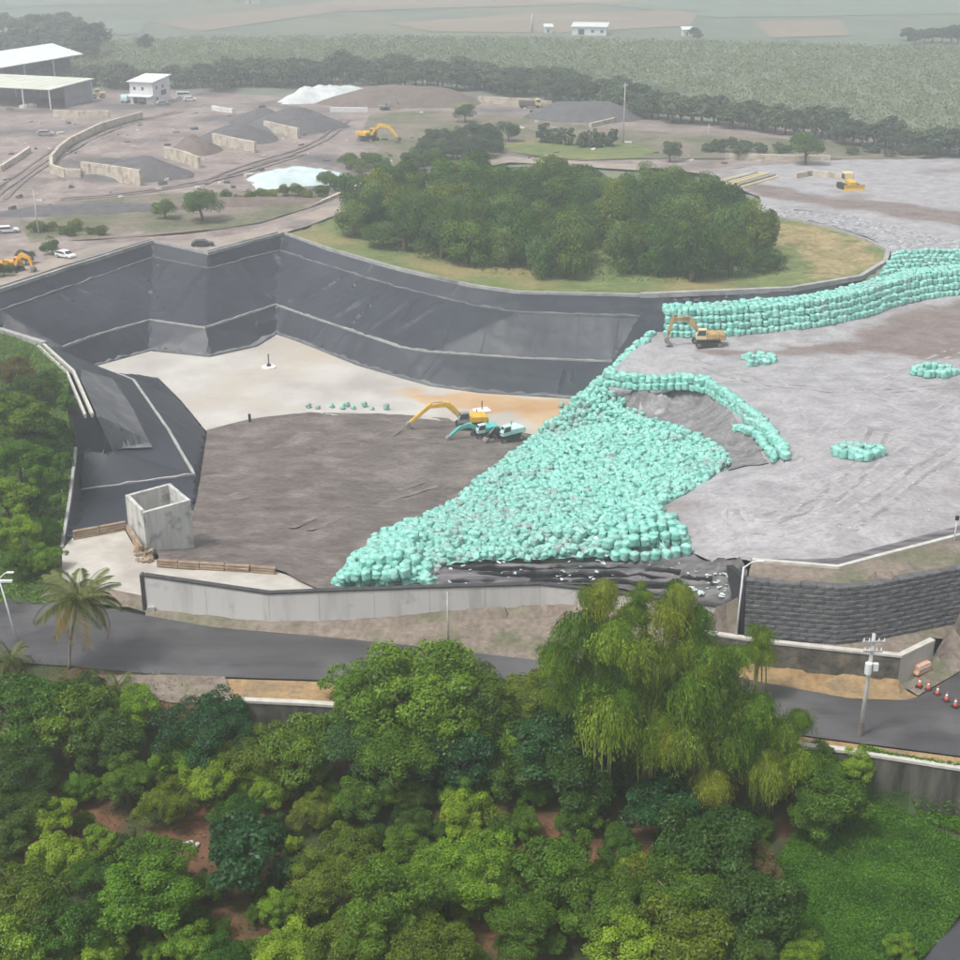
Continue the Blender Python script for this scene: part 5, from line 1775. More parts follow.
# ------------------------------------------------------------------ machines and vehicles
def bar(mb, a, b, w, h0, h1):
    """Tapered plate beam between two (x, z) points in the boom plane, w wide."""
    d = Vector((b[0] - a[0], 0, b[1] - a[1]))
    n = Vector((-d.z, 0, d.x)).normalized()
    A, B = Vector((a[0], 0, a[1])), Vector((b[0], 0, b[1]))
    vs = []
    for y in (-w / 2, w / 2):
        vs += [A - n * h0 / 2 + Vector((0, y, 0)), B - n * h1 / 2 + Vector((0, y, 0)), B + n * h1 / 2 + Vector((0, y, 0)), A + n * h0 / 2 + Vector((0, y, 0))]
    mb.add(vs, [(0, 1, 2, 3), (7, 6, 5, 4), (0, 4, 5, 1), (1, 5, 6, 2), (2, 6, 7, 3), (3, 7, 4, 0)])
    return mb

def stadium(x0, x1, z0, z1, n=6):
    r = (z1 - z0) / 2
    zc = (z0 + z1) / 2
    p = []
    for k in range(n + 1):
        t = -math.pi / 2 + math.pi * k / n
        p.append((x1 - r + r * math.cos(t), zc + r * math.sin(t)))
    for k in range(n + 1):
        t = math.pi / 2 + math.pi * k / n
        p.append((x0 + r + r * math.cos(t), zc + r * math.sin(t)))
    return p

def excavator(loc, yaw, paint, cabm, label, boom, swing=0.0, s=1.0, arm=None, name='excavator', house=None):
    """boom: knee, boom end, stick end as (x, z) in front of the machine."""
    root = empty(name, loc, yaw, label, 'excavator')
    root.scale = (s, s, s)
    for sd in (-1, 1):
        tr = MB().prism(stadium(-2.15, 2.15, 0, .92), sd * 1.2 - .3, sd * 1.2 + .3).build('track', 'rubber', root)
        for x in (-1.7, 1.7):
            w = MB().tube([(x, sd * 1.2 - .33, .46), (x, sd * 1.2 + .33, .46)], .34, 10).build('sprocket', 'bucket', tr)
    MB().box(-1.3, 1.3, -.95, .95, .35, .85).build('undercarriage', 'rubber', root, bevel=.1)
    MB().tube([(0, 0, .8), (0, 0, 1.08)], .7, 12).build('slew_ring', 'rubber', root)
    Z = Matrix.Rotation(swing, 4, 'Z')
    def part(mb, nm, m, par=root, **k):
        mb.v = [tuple(Z @ Vector(v)) for v in mb.v]
        return mb.build(nm, m, par, **k)
    arm = arm or paint
    house = house or paint
    part(MB().box(-1.9, 1.7, -1.35, 1.35, 1.08, 1.28), 'deck', 'rubber')
    part(MB().prism([(-1.75, 1.29), (.25, 1.29), (.25, 2.05), (-.2, 2.2), (-1.75, 2.2)], -1.33, 1.33), 'engine_cover', house, bevel=.08)
    part(MB().prism([(-2.75, 1.2), (-1.77, 1.15), (-1.77, 2.22), (-2.45, 2.18), (-2.75, 1.9)], -1.33, 1.33), 'counterweight', house, bevel=.1)
    cab = part(MB().prism([(.3, 1.29), (1.95, 1.29), (2.0, 1.9), (1.65, 2.95), (.3, 2.98)], .42, 1.33), 'cab', cabm, bevel=.06)
    part(MB().prism([(.45, 1.95), (1.85, 1.95), (1.6, 2.75), (.45, 2.8)], 1.325, 1.35), 'side_window', 'glass', cab)
    part(MB().prism([(.45, 1.95), (1.85, 1.95), (1.6, 2.75), (.45, 2.8)], .39, .428), 'side_window', 'glass', cab)
    part(MB().add([(2.02, .5, 1.75), (2.02, 1.25, 1.75), (1.7, 1.25, 2.86), (1.7, .5, 2.86), (1.96, .5, 1.75), (1.96, 1.25, 1.75), (1.64, 1.25, 2.86), (1.64, .5, 2.86)],
                  [(0, 1, 2, 3), (7, 6, 5, 4), (0, 4, 5, 1), (1, 5, 6, 2), (2, 6, 7, 3), (3, 7, 4, 0)]), 'windscreen', 'glass', cab)
    part(MB().tube([(-1.2, -.8, 2.2), (-1.2, -.8, 2.75)], .07, 6), 'exhaust', 'rubber')
    k, e, t = boom
    foot = (1.0, 1.55)
    mb = MB()
    bar(mb, foot, k, .6, .65, .9)
    bar(mb, k, e, .56, .88, .5)
    bo = part(mb, 'boom', arm, bevel=.03)
    sx = e[0] + (e[0] - t[0]) * .16, e[1] + (e[1] - t[1]) * .16
    stk = part(bar(MB(), sx, t, .45, .62, .4), 'stick', arm, bevel=.03)
    for sd in (-1, 1):
        mb = MB().tube([(1.6, sd * .4, 1.4), (foot[0] * .35 + k[0] * .65, sd * .36, foot[1] * .35 + k[1] * .65 - .1)], .09, 6)
        part(mb, 'boom_cylinder', 'steel', bo)
    part(MB().tube([(k[0] * .8 + e[0] * .2, 0, k[1] * .8 + e[1] * .2 + .45), (sx[0], 0, sx[1] + .25)], .09, 6), 'stick_cylinder', 'steel', stk)
    bx, bz = t
    mb = MB().prism([(bx + .25, bz + .25), (bx - .25, bz + .3), (bx - .2, bz - .5), (bx - .75, bz - 1.05), (bx - .1, bz - 1.0), (bx + .45, bz - .65), (bx + .55, bz - .1)], -.55, .55)
    bk = part(mb, 'bucket', 'bucket', bevel=.04)
    for q in range(4):
        y = -.45 + q * .3
        part(MB().prism([(bx - .7, bz - 1.02), (bx - 1.0, bz - 1.12), (bx - .72, bz - .96)], y - .06, y + .06), 'tooth', 'steel', bk)
    return root

p = W(470, 430, -9.6); p.z = H(p.x, p.y) + .15
excavator(p, R(190), 'yellow', 'wall_grey', 'yellow excavator with its long arm stretched over the brown waste', ((3.6, 4.2), (6.4, 3.9), (9.6, 1.35)), 0, 1.0, house='yellow')
p = W(484, 440, -9.6); p.z = H(p.x, p.y) + .15
excavator(p, R(208), 'teal', 'teal_pale', 'teal excavator parked in front of the yellow one with lowered arm', ((3.0, 2.9), (5.2, 2.6), (7.4, 1.25)), 0, .82)
p = W(508, 442, -9.6); p.z = H(p.x, p.y) + .15
excavator(p, R(215), 'teal_pale', 'teal_pale', 'pale excavator with dark arm, rightmost of the three on the brown waste', ((2.6, 2.3), (3.9, 1.6), (4.4, 1.05)), 0, .92, 'rubber')
p = G(707, 346); p.z += .1
excavator(p, R(186), 'ochre', 'yellow_pale', 'ochre excavator raising its arm in front of the long bag wall', ((3.0, 4.4), (5.6, 4.2), (6.3, 1.2)), R(-8), 1.0, house='ochre')
p = G(368, 141)
excavator(p, R(-28), 'yellow', 'yellow', 'distant yellow excavator with outstretched arm on the yard behind the copse', ((3.4, 4.0), (6.2, 3.6), (8.4, 1.4)), 0, 1.25)
p = G(12, 272)
excavator(p, R(-20), 'orange', 'orange', 'orange excavator at the left edge beside the dark trees', ((2.8, 3.8), (4.6, 3.2), (5.2, 1.3)), 0, .95)
p = G(385, 110)
excavator(p, R(20), 'wall_grey', 'wall_grey', 'distant dark machine with raised arm beside the white tarps', ((3.0, 4.4), (5.0, 5.0), (6.0, 3.0)), 0, .75, 'steel')

def loader(loc, yaw, paint, label, s=1.0):
    root = empty('loader', loc, yaw, label, 'loader')
    root.scale = (s, s, s)
    for x in (-1.5, 1.5):
        for y in (-1.1, 1.1):
            w = MB().tube([(x, y - .3, .75), (x, y + .3, .75)], .75, 14).build('wheel', 'rubber', root)
            MB().tube([(x, y - .32, .75), (x, y + .32, .75)], .35, 10).build('rim', paint, w)
    MB().prism([(-3.0, .9), (.2, .8), (.2, 1.9), (-2.6, 2.1), (-3.0, 1.8)], -.95, .95).build('engine_cover', paint, root, bevel=.1)
    c = MB().prism([(-.6, 1.92), (.9, 1.5), (.8, 3.1), (-.6, 3.2)], -.75, .75).build('cab', paint, root, bevel=.05)
    MB().prism([(-.45, 2.2), (.88, 2.1), (.8, 2.95), (-.45, 3.0)], -.78, .78).build('window', 'glass', c)
    for y in (-.7, .7):
        bar(MB(), (.4, 1.6), (3.0, .8), .2, .4, .3).build('lift_arm', paint, root).location = (0, y, 0)
    MB().prism([(2.9, .15), (4.1, .1), (3.3, .35), (3.1, 1.2), (2.8, 1.1)], -1.4, 1.4).build('bucket', 'bucket', root)
    return root
loader(G(98, 98), R(-150), 'yellow_pale', 'pale yellow wheel loader standing beside the front shed', 1.0)
loader(G(650 , 105) + Vector((-12, 0, 0)), R(10), 'car_white', 'small white machine on the far yard below the tree belt', .9)

def bulldozer(loc, yaw, label, s=1.0):
    root = empty('bulldozer', loc, yaw, label, 'bulldozer')
    root.scale = (s, s, s)
    for sd in (-1, 1):
        MB().prism(stadium(-1.9, 1.9, 0, 1.1), sd * 1.15 - .32, sd * 1.15 + .32).build('track', 'rubber', root)
    MB().prism([(.2, .7), (2.1, .7), (2.1, 1.6), (.2, 1.8)], -.65, .65).build('bonnet', 'yellow', root, bevel=.08)
    c = MB().prism([(-1.6, .9), (.18, .9), (.1, 2.9), (-1.5, 2.95)], -.85, .85).build('cab', 'yellow_pale', root, bevel=.06)
    MB().prism([(-1.35, 1.7), (.12, 1.7), (.06, 2.6), (-1.3, 2.65)], -.88, .88).build('window', 'glass', c)
    MB().prism([(2.5, .0), (2.85, .05), (2.65, .6), (2.8, 1.25), (2.5, 1.2)], -1.9, 1.9).build('blade', 'yellow', root, bevel=.03)
    return root
bulldozer(G(848, 189), R(-80), 'yellow bulldozer working on the far grey landfill near the right edge', 1.35)

def car(loc, yaw, paint, label, s=1.0, name='parked_car', cat='car', van=False):
    root = empty(name, loc, yaw, label, cat)
    root.scale = (s, s, s)
    body = [(-2.15, .35), (2.15, .35), (2.2, .65), (2.0, .85), (1.1, .95), (.45, 1.42), (-1.35, 1.45), (-2.05, .95), (-2.2, .85)] if not van else \
           [(-2.3, .35), (2.3, .35), (2.35, .8), (2.1, 1.1), (1.6, 1.85), (-2.2, 1.95), (-2.35, .9)]
    MB().prism(body, -.85, .85).build('body', paint, root, bevel=.09)
    g_ = [(.95, .97), (.42, 1.36), (-1.28, 1.39), (-1.85, .97)] if not van else [(1.85, 1.2), (1.5, 1.75), (-1.9, 1.8), (-1.95, 1.2)]
    MB().prism(g_, -.868, .868).build('side_windows', 'glass', root)
    wz = [(1.16, -.7, .98), (1.16, .7, .98), (.55, .62, 1.4), (.55, -.62, 1.4)] if not van else [(2.14, -.75, 1.15), (2.14, .75, 1.15), (1.68, .7, 1.8), (1.68, -.7, 1.8)]
    MB().add(wz + [(a - .05, b, c - .03) for a, b, c in wz], [(0, 1, 2, 3), (7, 6, 5, 4), (0, 4, 5, 1), (1, 5, 6, 2), (2, 6, 7, 3), (3, 7, 4, 0)]).build('windscreen', 'glass', root)
    for x in (-1.35, 1.35):
        for y in (-.78, .78):
            w = MB().tube([(x, y - .11, .33), (x, y + .11, .33)], .33, 12).build('wheel', 'rubber', root)
            MB().tube([(x, y - .12, .33), (x, y + .12, .33)], .19, 8).build('rim', 'steel', w)
    return root
car(G(66, 258), R(-35), 'car_white', 'white car parked beside the pit rim behind the small trees', 1.05)
car(G(203, 247), R(10), 'car_dark', 'dark car driving along the zigzag rim of the pit', 1.05)
car(G(46, 136), R(10), 'car_grey', 'grey car crossing the yard in front of the sheds', 1.25)
car(G(184, 98), R(15), 'car_white', 'white van parked right of the white house, farther one', 1.2, 'parked_van', 'van', True)
car(G(190, 101), R(12), 'car_white', 'white car parked right of the white house, nearer one', 1.1)
car(G(163, 105), R(25), 'car_grey', 'grey car parked in front of the white house', 1.1)
car(G(8, 233), R(20), 'car_white', 'white car near the left edge behind the dark trees', 1.1)
def truck(loc, yaw, cabm, bedm, label, s=1.0):
    root = empty('truck', loc, yaw, label, 'truck')
    root.scale = (s, s, s)
    MB().box(-3.2, 3.0, -.45, .45, .6, .85).build('chassis', 'rubber', root)
    c = MB().prism([(1.5, .86), (3.1, .7), (3.15, 1.6), (2.8, 2.6), (1.5, 2.65)], -1.1, 1.1).build('cab', cabm, root, bevel=.08)
    MB().prism([(1.8, 1.7), (3.0, 1.7), (2.78, 2.4), (1.8, 2.4)], -1.12, 1.12).build('window', 'glass', c)
    MB().box(-3.3, 1.3, -1.15, 1.15, .9, 2.2).build('bed', bedm, root, bevel=.05)
    for x in (-2.4, -1.4, 2.2):
        for y in (-.95, .95):
            MB().tube([(x, y - .18, .48), (x, y + .18, .48)], .48, 12).build('wheel', 'rubber', root)
    return root
truck(G(128, 102), R(-100), 'teal_pale', 'teal_pale', 'pale blue truck at the left corner of the white house', 1.1)
truck(G(148, 104), R(10), 'car_grey', 'wall_grey', 'dark truck parked in front of the white house', 1.05)
truck(G(530, 108), R(5), 'yellow_pale', 'pile_brown', 'brown-yellow truck on the far yard left of the grey mound', 1.2)

# ------------------------------------------------------------------ buildings
def slab4(c, t):
    vs = [Vector(p) for p in c] + [Vector(p) - Vector((0, 0, t)) for p in c]
    return MB().add(vs, [(0, 1, 2, 3), (7, 6, 5, 4), (0, 4, 5, 1), (1, 5, 6, 2), (2, 6, 7, 3), (3, 7, 4, 0)])

def shed(corners, z_front, z_back, roofm, label, back_wall=True, n=4, side=True):
    """corners: ground footprint front-left, front-right, back-right, back-left."""
    fl, fr, br, bl = corners
    root = empty('open_shed', fr, 0, label, 'shed')
    o = root.location
    def up(p, z):
        return Vector((p.x, p.y, z))
    cs = []
    c0 = (fl + fr + br + bl) / 4
    for p, z in ((fl, z_front), (fr, z_front), (br, z_back), (bl, z_back)):
        q = p + (p - c0) * .05
        cs.append(up(q, z))
    rf = rel(slab4(cs, .3), root).build('roof', roofm, root)
    # standing seams of the metal roof
    for k in range(1, 12):
        a, b = cs[0].lerp(cs[1], k / 12), cs[3].lerp(cs[2], k / 12)
        mb = MB()
        sweep(mb, [a, b], .12, .09)
        mb.v = [(x, y, z + .21 if i % 4 < 2 else z) for i, (x, y, z) in enumerate(mb.v)]
        rel(mb, root).build('seam', roofm, rf)
    for a, b, za, zb in ((fl, fr, z_front, z_front), (bl, br, z_back, z_back)):
        for k in range(n + 1):
            p = a.lerp(b, k / n)
            rel(MB().box(p.x - .22, p.x + .22, p.y - .22, p.y + .22, -.1, za - .32), root).build('post', 'steel_white', root)
    if back_wall:
        rel(MB().add([up(bl, 0), up(br, 0), up(br, z_back - .4), up(bl, z_back - .4)] + [up(p, z) + Vector((0, .25, 0)) for p, z in ((bl, 0), (br, 0), (br, z_back - .4), (bl, z_back - .4))],
                     [(0, 1, 2, 3), (7, 6, 5, 4), (0, 4, 5, 1), (1, 5, 6, 2), (2, 6, 7, 3), (3, 7, 4, 0)]), root).build('back_wall', 'wall_grey', root)
    if side:
        a, b = fr.lerp(br, .35), br
        rel(MB().add([up(a, 0), up(b, 0), up(b, z_back - .5), up(a, z_front - .4)] + [up(p, z) + Vector((-.25, 0, 0)) for p, z in ((a, 0), (b, 0), (b, z_back - .5), (a, z_front - .4))],
                     [(0, 1, 2, 3), (7, 6, 5, 4), (0, 4, 5, 1), (1, 5, 6, 2), (2, 6, 7, 3), (3, 7, 4, 0)]), root).build('side_wall', 'wall_grey', root)
    # stored goods in the shade
    return root
fr = W(51, 110, 0); br = W(93, 101, 0)
dr = (br - fr)
lf = Vector((-dr.y, dr.x, 0)).normalized() * 44
shed((fr + lf, fr, br, br + lf), 7.0, 7.9, 'roof_cream', 'nearer open shed with cream metal roof at the left edge')
fr = W(80, 84, 0) + Vector((0, 0, 0)); bl_ = W(56, 74, 0)
fr2 = W(80, 54, 9.0); fr2.z = 0
fl2 = W(-40, 74, 9.0); fl2.z = 0
br2 = W(50, 44, 9.5); br2.z = 0
shed((fl2, fr2, br2, br2 + (fl2 - fr2)), 9.0, 9.6, 'roof_white', 'farther open shed with pale roof behind the cream one')
sp = MB()
for k in range(5):
    q = W(20 + k * 3, 109 - k * .3, 0)
    sp.box(q.x - .8, q.x + .8, q.y + 2, q.y + 3.4, 0, .9 + .3 * (k % 2))
tag(sp.build('sacks', 'white_plain'), 'white sacks stored under the nearer shed', 'sacks', kind='stuff')

def house(corner, d1, w1, w2, h, label, name='white_house', roofm='roof_white', wallm='wall_pale', wins=()):
    root = empty(name, corner, 0, label, 'building')
    d2 = Vector((-d1.y, d1.x, 0))
    P0, P1, P3 = Vector((0, 0, 0)), d1 * w1, d2 * w2
    P2_ = P1 + P3
    def quadbox(a, b, c, d, z0, z1, m, nm, par=root):
        vs = [Vector((p.x, p.y, z0)) for p in (a, b, c, d)] + [Vector((p.x, p.y, z1)) for p in (a, b, c, d)]
        return MB().add(vs, [(3, 2, 1, 0), (4, 5, 6, 7), (0, 1, 5, 4), (1, 2, 6, 5), (2, 3, 7, 6), (3, 0, 4, 7)]).build(nm, m, par)
    quadbox(P0, P1, P2_, P3, -.2, h, wallm, 'wall')
    ex = .7
    A = P0 - d1 * ex - d2 * ex
    B = P1 + d1 * ex - d2 * ex
    C = P2_ + d1 * ex + d2 * ex
    D = P3 - d1 * ex + d2 * ex
    rf = MB().add([(A.x, A.y, h + .02), (B.x, B.y, h + .02), (C.x, C.y, h + 1.3), (D.x, D.y, h + 1.3), (A.x, A.y, h + .3), (B.x, B.y, h + .3), (C.x, C.y, h + 1.6), (D.x, D.y, h + 1.6)],
                  [(3, 2, 1, 0), (4, 5, 6, 7), (0, 1, 5, 4), (1, 2, 6, 5), (2, 3, 7, 6), (3, 0, 4, 7)]).build('roof', roofm, root)
    quadbox(P0 + d1 * .1 + d2 * w2 * .5, P1 - d1 * .1 + d2 * w2 * .5, P1 - d1 * .1 + d2 * (w2 - .1), P0 + d1 * .1 + d2 * (w2 - .1), h + .01, h + .95, wallm, 'gable')
    for face, u, z, ww, hh, nm in wins:
        if face == 0:
            a = d1 * u
            b = d1 * (u + ww)
            n = -d2
        else:
            a = P1 + d2 * u
            b = P1 + d2 * (u + ww)
            n = d1
        fr_ = quadbox(a + n * .07, b + n * .07, b - n * .1, a - n * .1, z, z + hh, 'steel_white', nm)
        quadbox(a.lerp(b, .1) + n * .1, a.lerp(b, .9) + n * .1, a.lerp(b, .9), a.lerp(b, .1), z + .12, z + hh - .12, 'glass', 'pane', fr_)
    return root
c = W(131, 104, 0)
e = W(154, 105, 0)
d1 = (e - c).normalized()
house(c, d1, (e - c).length, 12.5, 7.6, 'white two-storey house with sloping pale roof behind the yard',
      wins=((0, 1.0, .1, 2.2, 2.4, 'door'), (0, 4.2, .1, 2.2, 2.4, 'door'), (0, 4.6, 4.9, 1.1, 1.2, 'window'), (0, 1.4, 4.9, 1.1, 1.2, 'window'), (1, 2.0, 5.0, 1.3, 1.4, 'window'), (1, 6.5, 5.0, 1.3, 1.4, 'window'),
            (1, 5.2, 2.6, 4.6, 1.9, 'window'), (1, 1.5, .2, 2.0, 2.3, 'door')))
mb = MB()
aw = c - Vector((-d1.y, d1.x, 0)) * 2.2
q = e - Vector((-d1.y, d1.x, 0)) * 2.2
tag(slab4([aw + Vector((0, 0, 3.0)), q + Vector((0, 0, 3.0)), e + Vector((0, -.15, 3.5)), c + Vector((0, -.15, 3.5))], .18).build('awning', 'roof_white'), 'pale awning along the front of the white house', 'awning')
c = W(572, 35, 0); e = W(606, 35.5, 0)
house(c, (e - c).normalized(), (e - c).length, 12, 4.2, 'long white building far away in the misty fields', 'farm_building', wins=((0, 3, .2, 4, 3, 'door'), (0, 10, 1.2, 2, 1.6, 'window'), (0, 15, 1.2, 2, 1.6, 'window')))
for a, b, w_, lab in ((545, 33, 4, 'tiny pale hut left of the long white building in the misty fields'), (683, 36, 5, 'tiny white hut beside the small misty field trees'), (245, 4, 10, 'hazy pale building at the very top left')):
    c = W(a, b, 0)
    house(c, Vector((1, .1, 0)).normalized(), w_, w_ * .7, 3, lab, 'field_hut', wins=((0, w_ * .3, .1, 1.2, 2, 'door'),))

# ------------------------------------------------------------------ yard: piles, block walls, tarps
def mound(name, px, py, rx, ry, h, m, label, cat='pile', rot=0.0, seed=1, flat=.0):
    c = G(px, py)
    g = random.Random(seed)
    V_, F_ = [(0, 0, h)], []
    nr, ns = 9, 34
    for i in range(1, nr + 1):
        t = i / nr
        for k in range(ns):
            a = 2 * math.pi * k / ns
            w = 1 + (.42 if cat == 'tarp' else .2) * n3(math.cos(a) * 1.6 + seed, math.sin(a) * 1.6, seed) 
            prof = (1 - max(0, (t - flat) / (1 - flat)) ** 1.25) if t > flat else 1
            V_.append((rx * t * w * math.cos(a), ry * t * w * math.sin(a), h * prof * (1 + (.4 if cat == 'tarp' else .16) * n3(math.cos(a) * (5 if cat == 'tarp' else 2.5) * t + seed, math.sin(a) * (5 if cat == 'tarp' else 2.5) * t, 3 + seed)) - (.25 if i == nr else 0)))
    for k in range(ns):
        F_.append((0, 1 + k, 1 + (k + 1) % ns))
    for i in range(nr - 1):
        for k in range(ns):
            a, b = 1 + i * ns + k, 1 + i * ns + (k + 1) % ns
            F_.append((a, a + ns, b + ns, b))
    mb = MB().add(V_, F_)
    o = mb.build(name, m, None, True)
    o.location = c
    o.rotation_euler = (0, 0, rot)
    return tag(o, label, cat)
mound('gravel_pile', 142, 176, 15, 10, 5.2, 'pile_dark', 'large dark gravel pile behind the brightest beige block wall', rot=.1, seed=1)
mound('gravel_pile', 110, 168, 9, 8, 2.8, 'pile_dark', 'low dark gravel pile left behind the largest pile', seed=2)
mound('soil_pile', 195, 152, 8.5, 7, 5.0, 'pile_brown', 'brown soil pile in the middle of the yard', seed=3)
mound('gravel_pile', 240, 140, 14, 9, 5.4, 'pile_dark', 'dark gravel pile right of the brown one', seed=4)
mound('gravel_pile', 295, 128, 17, 12, 6.8, 'pile_dark', 'tallest dark gravel pile in front of the white tarps', seed=5)
mound('gravel_pile', 262, 122, 11, 9, 4.6, 'pile_dark', 'dark gravel pile behind the tallest one', seed=9)
mound('soil_pile', 405, 104, 30, 12, 6.0, 'pile_brown', 'long grey-brown soil bank beside the white tarps', seed=6, flat=.35)
mound('soil_pile', 585, 118, 22, 12, 5.0, 'pile_dark', 'flat-topped grey mound behind the slender trees', seed=7, flat=.4)
mound('tarp_mound', 330, 101, 20, 9, 4.6, 'tarp_white', 'mound under white tarps beside the long soil bank', 'tarp', .25, 8, .45)
mound('tarp_mound', 296, 181, 14, 11, 2.4, 'tarp_blue', 'low mound under pale blue tarps in the yard', 'tarp', .1, 10, .5)
mound('tarp_mound', 268, 182, 5, 4, .9, 'tarp_blue', 'small flap of pale blue tarp left of the larger one', 'tarp', .5, 12, .5)
mound('tarp_mound', 465, 108, 5, 4, 1.6, 'copse_grass', 'small mound under a pale green tarp right of the soil bank', 'tarp', .1, 11, .3)
mound('soil_bank', 90, 212, 26, 5, 1.8, 'pile_dark', 'long low dark soil bank in the yard at the left', 'bank', .12, 13, .3)
mound('soil_bank', 230, 205, 26, 5, 1.6, 'pile_brown', 'long low brown soil bank below the pale blue tarp', 'bank', .2, 14, .3)

def block_line(pts, h, label, step=1.6, m='blocks_yard', t=.9):
    pts = [G(*p) for p in pts]
    root = empty('concrete_block_wall', pts[0], 0, label, 'block wall')
    mb = MB()
    lays = max(1, round(h / .8))
    for c_ in range(lays):
        L_ = dens(pts, step)
        for a, b in zip(L_[:-1], L_[1:]):
            d = b - a
            ang = math.atan2(d.y, d.x)
            w = math.hypot(d.x, d.y)
            M4 = Matrix.Translation((a.x, a.y, H(a.x, a.y) - .1)) @ Matrix.Rotation(ang + rng.uniform(-.02, .02), 4, 'Z')
            mb.box(.04, w - .04, -t / 2 + rng.uniform(-.05, .05), t / 2, c_ * .82 + .02, c_ * .82 + .8, M4)
    o = rel(mb, root).build('blocks', m, root)
    o['kind'] = 'stuff'
    return root
block_line([(83, 177), (112, 181), (142, 186)], 4.0, 'brightest beige block wall in front of the largest dark pile')
block_line([(142, 119), (120, 125), (100, 131), (82, 140), (70, 146), (60, 154), (52, 164), (52, 173), (66, 178), (82, 178)], 2.2, 'long curved beige block wall in the middle of the yard')
block_line([(166, 158), (185, 163), (200, 169)], 3.2, 'beige block wall right of the largest dark pile')
block_line([(214, 144), (235, 149), (256, 153)], 3.2, 'beige block wall in front of the dark pile right of the brown one')
block_line([(265, 131), (282, 135), (299, 139)], 3.4, 'beige block wall in front of the tallest dark pile')
block_line([(54, 117), (80, 118), (110, 118)], 2.4, 'straight beige block wall in front of the nearer shed')
block_line([(0, 172), (14, 163), (30, 152)], 1.6, 'low beige block wall at the left edge of the yard')
block_line([(725, 159), (770, 160), (830, 161)], 1.6, 'low pale wall behind the pipes on the right')
block_line([(795, 179), (812, 176), (845, 180)], 1.7, 'broken beige wall left of the bulldozer')
block_line([(478, 103), (520, 105), (552, 108)], 2.4, 'orange-beige block wall on the far yard')
block_line([(590, 128), (612, 123), (622, 116)], 2.0, 'orange-beige block wall right of the grey mound')
block_line([(330, 112), (350, 112), (368, 112)], 2.0, 'white block wall below the white tarps', m='wall_pale')
block_line([(213, 110), (222, 112), (233, 113)], 1.4, 'short pale block wall in front of the tree belt', m='wall_pale')
block_line([(320, 204), (370, 182), (425, 162)], .8, 'low beige edge wall along the sandy track left of the copse')

# bundles of pipes
pr = empty('pipe_stack', G(732, 186), 0, 'stack of pale yellow pipes lying on the grey ground behind the copse', 'pipes')
for k in range(11):
    a = G(712 + k * 1.4, 186 + k * .1 - (k % 2) * .6)
    d = Vector((11.5, 13.5 + rng.uniform(-1, 1), 0))
    q = a - pr.location + Vector((k * .35, -k * .2, .35 + (.5 if k % 2 else 0)))
    MB().tube([q, q + d], .36, 8).build('pipe', 'yellow_pale' if k % 3 else 'steel', pr)

# ------------------------------------------------------------------ poles, cones, small things
def pole(name, base, top_py, label, r=.16, lean=0.0, m='pole_grey', cat='pole'):
    root = empty(name, base, 0, label, cat)
    h = VZ(base.y, top_py) - base.z
    MB().tube([(0, 0, -.3), (lean * .5, 0, h * .5), (lean, 0, h)], [r * 1.15, r, r * .8], 8).build('shaft', m, root, True)
    return root, h
b = G(860, 736)
root, h = pole('utility_pole', b, 634, 'pale utility pole with crossarm and transformer beside the road at the right', .2, .15)
for z, w in ((h - .7, 1.0), (h - 1.6, .8)):
    MB().box(.15 - w, .15 + w, -.3, -.17, z, z + .14).build('crossarm', 'steel', root)
    for k in (-.85, -.4, .4, .85):
        MB().tube([(.15 + k * w, -.23, z + .14), (.15 + k * w, -.23, z + .42)], [.07, .04], 6).build('insulator', 'white_plain', root)
MB().tube([(-.1, -.35, h - 3.6), (-.1, -.35, h - 2.6)], .3, 10).build('transformer', 'steel_white', root)
MB().box(.3, .75, -.35, -.05, h - 3.4, h - 2.7).build('switch_box', 'steel_white', root)
MB().tube([(0, 0, -.1), (0, 0, 1.4)], .235, 8).build('foot_band', 'pile_brown', root)
b = G(736, 636)
root, h = pole('lamp_post', b, 567, 'thin pale lamp post at the left end of the dark block wall', .1, .2, 'steel_white', 'lamp post')
MB().tube([(.2, 0, h - .1), (.9, -.1, h + .55), (1.5, -.2, h + .7)], [.07, .06, .05], 6).build('bracket', 'steel_white', root)
MB().box(1.3, 2.0, -.35, -.08, h + .62, h + .78).build('lamp_head', 'steel_white', root, bevel=.04)
b = G(448, 645)
root, h = pole('roadside_post', b, 592, 'slim grey post in front of the white concrete wall', .09, 0, 'pole_grey', 'post')
MB().tube([(0, 0, h - .15), (.25, -.1, h + .15)], .05, 6).build('bracket', 'pole_grey', root)
b = G(17, 640)
root, h = pole('street_lamp', b, 578, 'white street lamp leaning at the left end of the road', .1, -.9, 'steel_white', 'street lamp')
MB().tube([(-.9, 0, h - .1), (-.3, -.2, h + .5), (.1, -.3, h + .75)], .06, 6).build('bracket', 'steel_white', root)
MB().box(-.9, .5, -.5, -.2, h - .25, h - .05).build('solar_panel', 'steel_white', root)
MB().box(.05, .75, -.45, -.18, h + .66, h + .82).build('lamp_head', 'steel_white', root, bevel=.04)
for a, b0, t, lab in ((623, 143, 82, 'tall thin pole at the right end of the far grey mound'), (39, 236, 190, 'thin pole behind the small trees at the left'), (532, 32, 13, 'hazy pylon-like post in the far fields'),
                      (937, 155, 143, 'short post with white sign near the right edge'), (708, 142, 124, 'thin pole right of the lawn')):
    root, h = pole('thin_pole', G(a, b0), t, lab, .16 if b0 > 60 else .8, 0, 'pole_grey')
    MB().box(-.9, .9, -.1, .1, h - 1.0, h - .8).build('crossarm', 'pole_grey', root)
b = G(954, 541)
root, h = pole('fence_post', b, 517, 'short pale post with dark top on the plateau near the right edge', .07, 0, 'steel_white', 'post')
MB().tube([(0, 0, h - .3), (0, 0, h + .1)], .2, 8).build('dark_head', 'rubber', root)

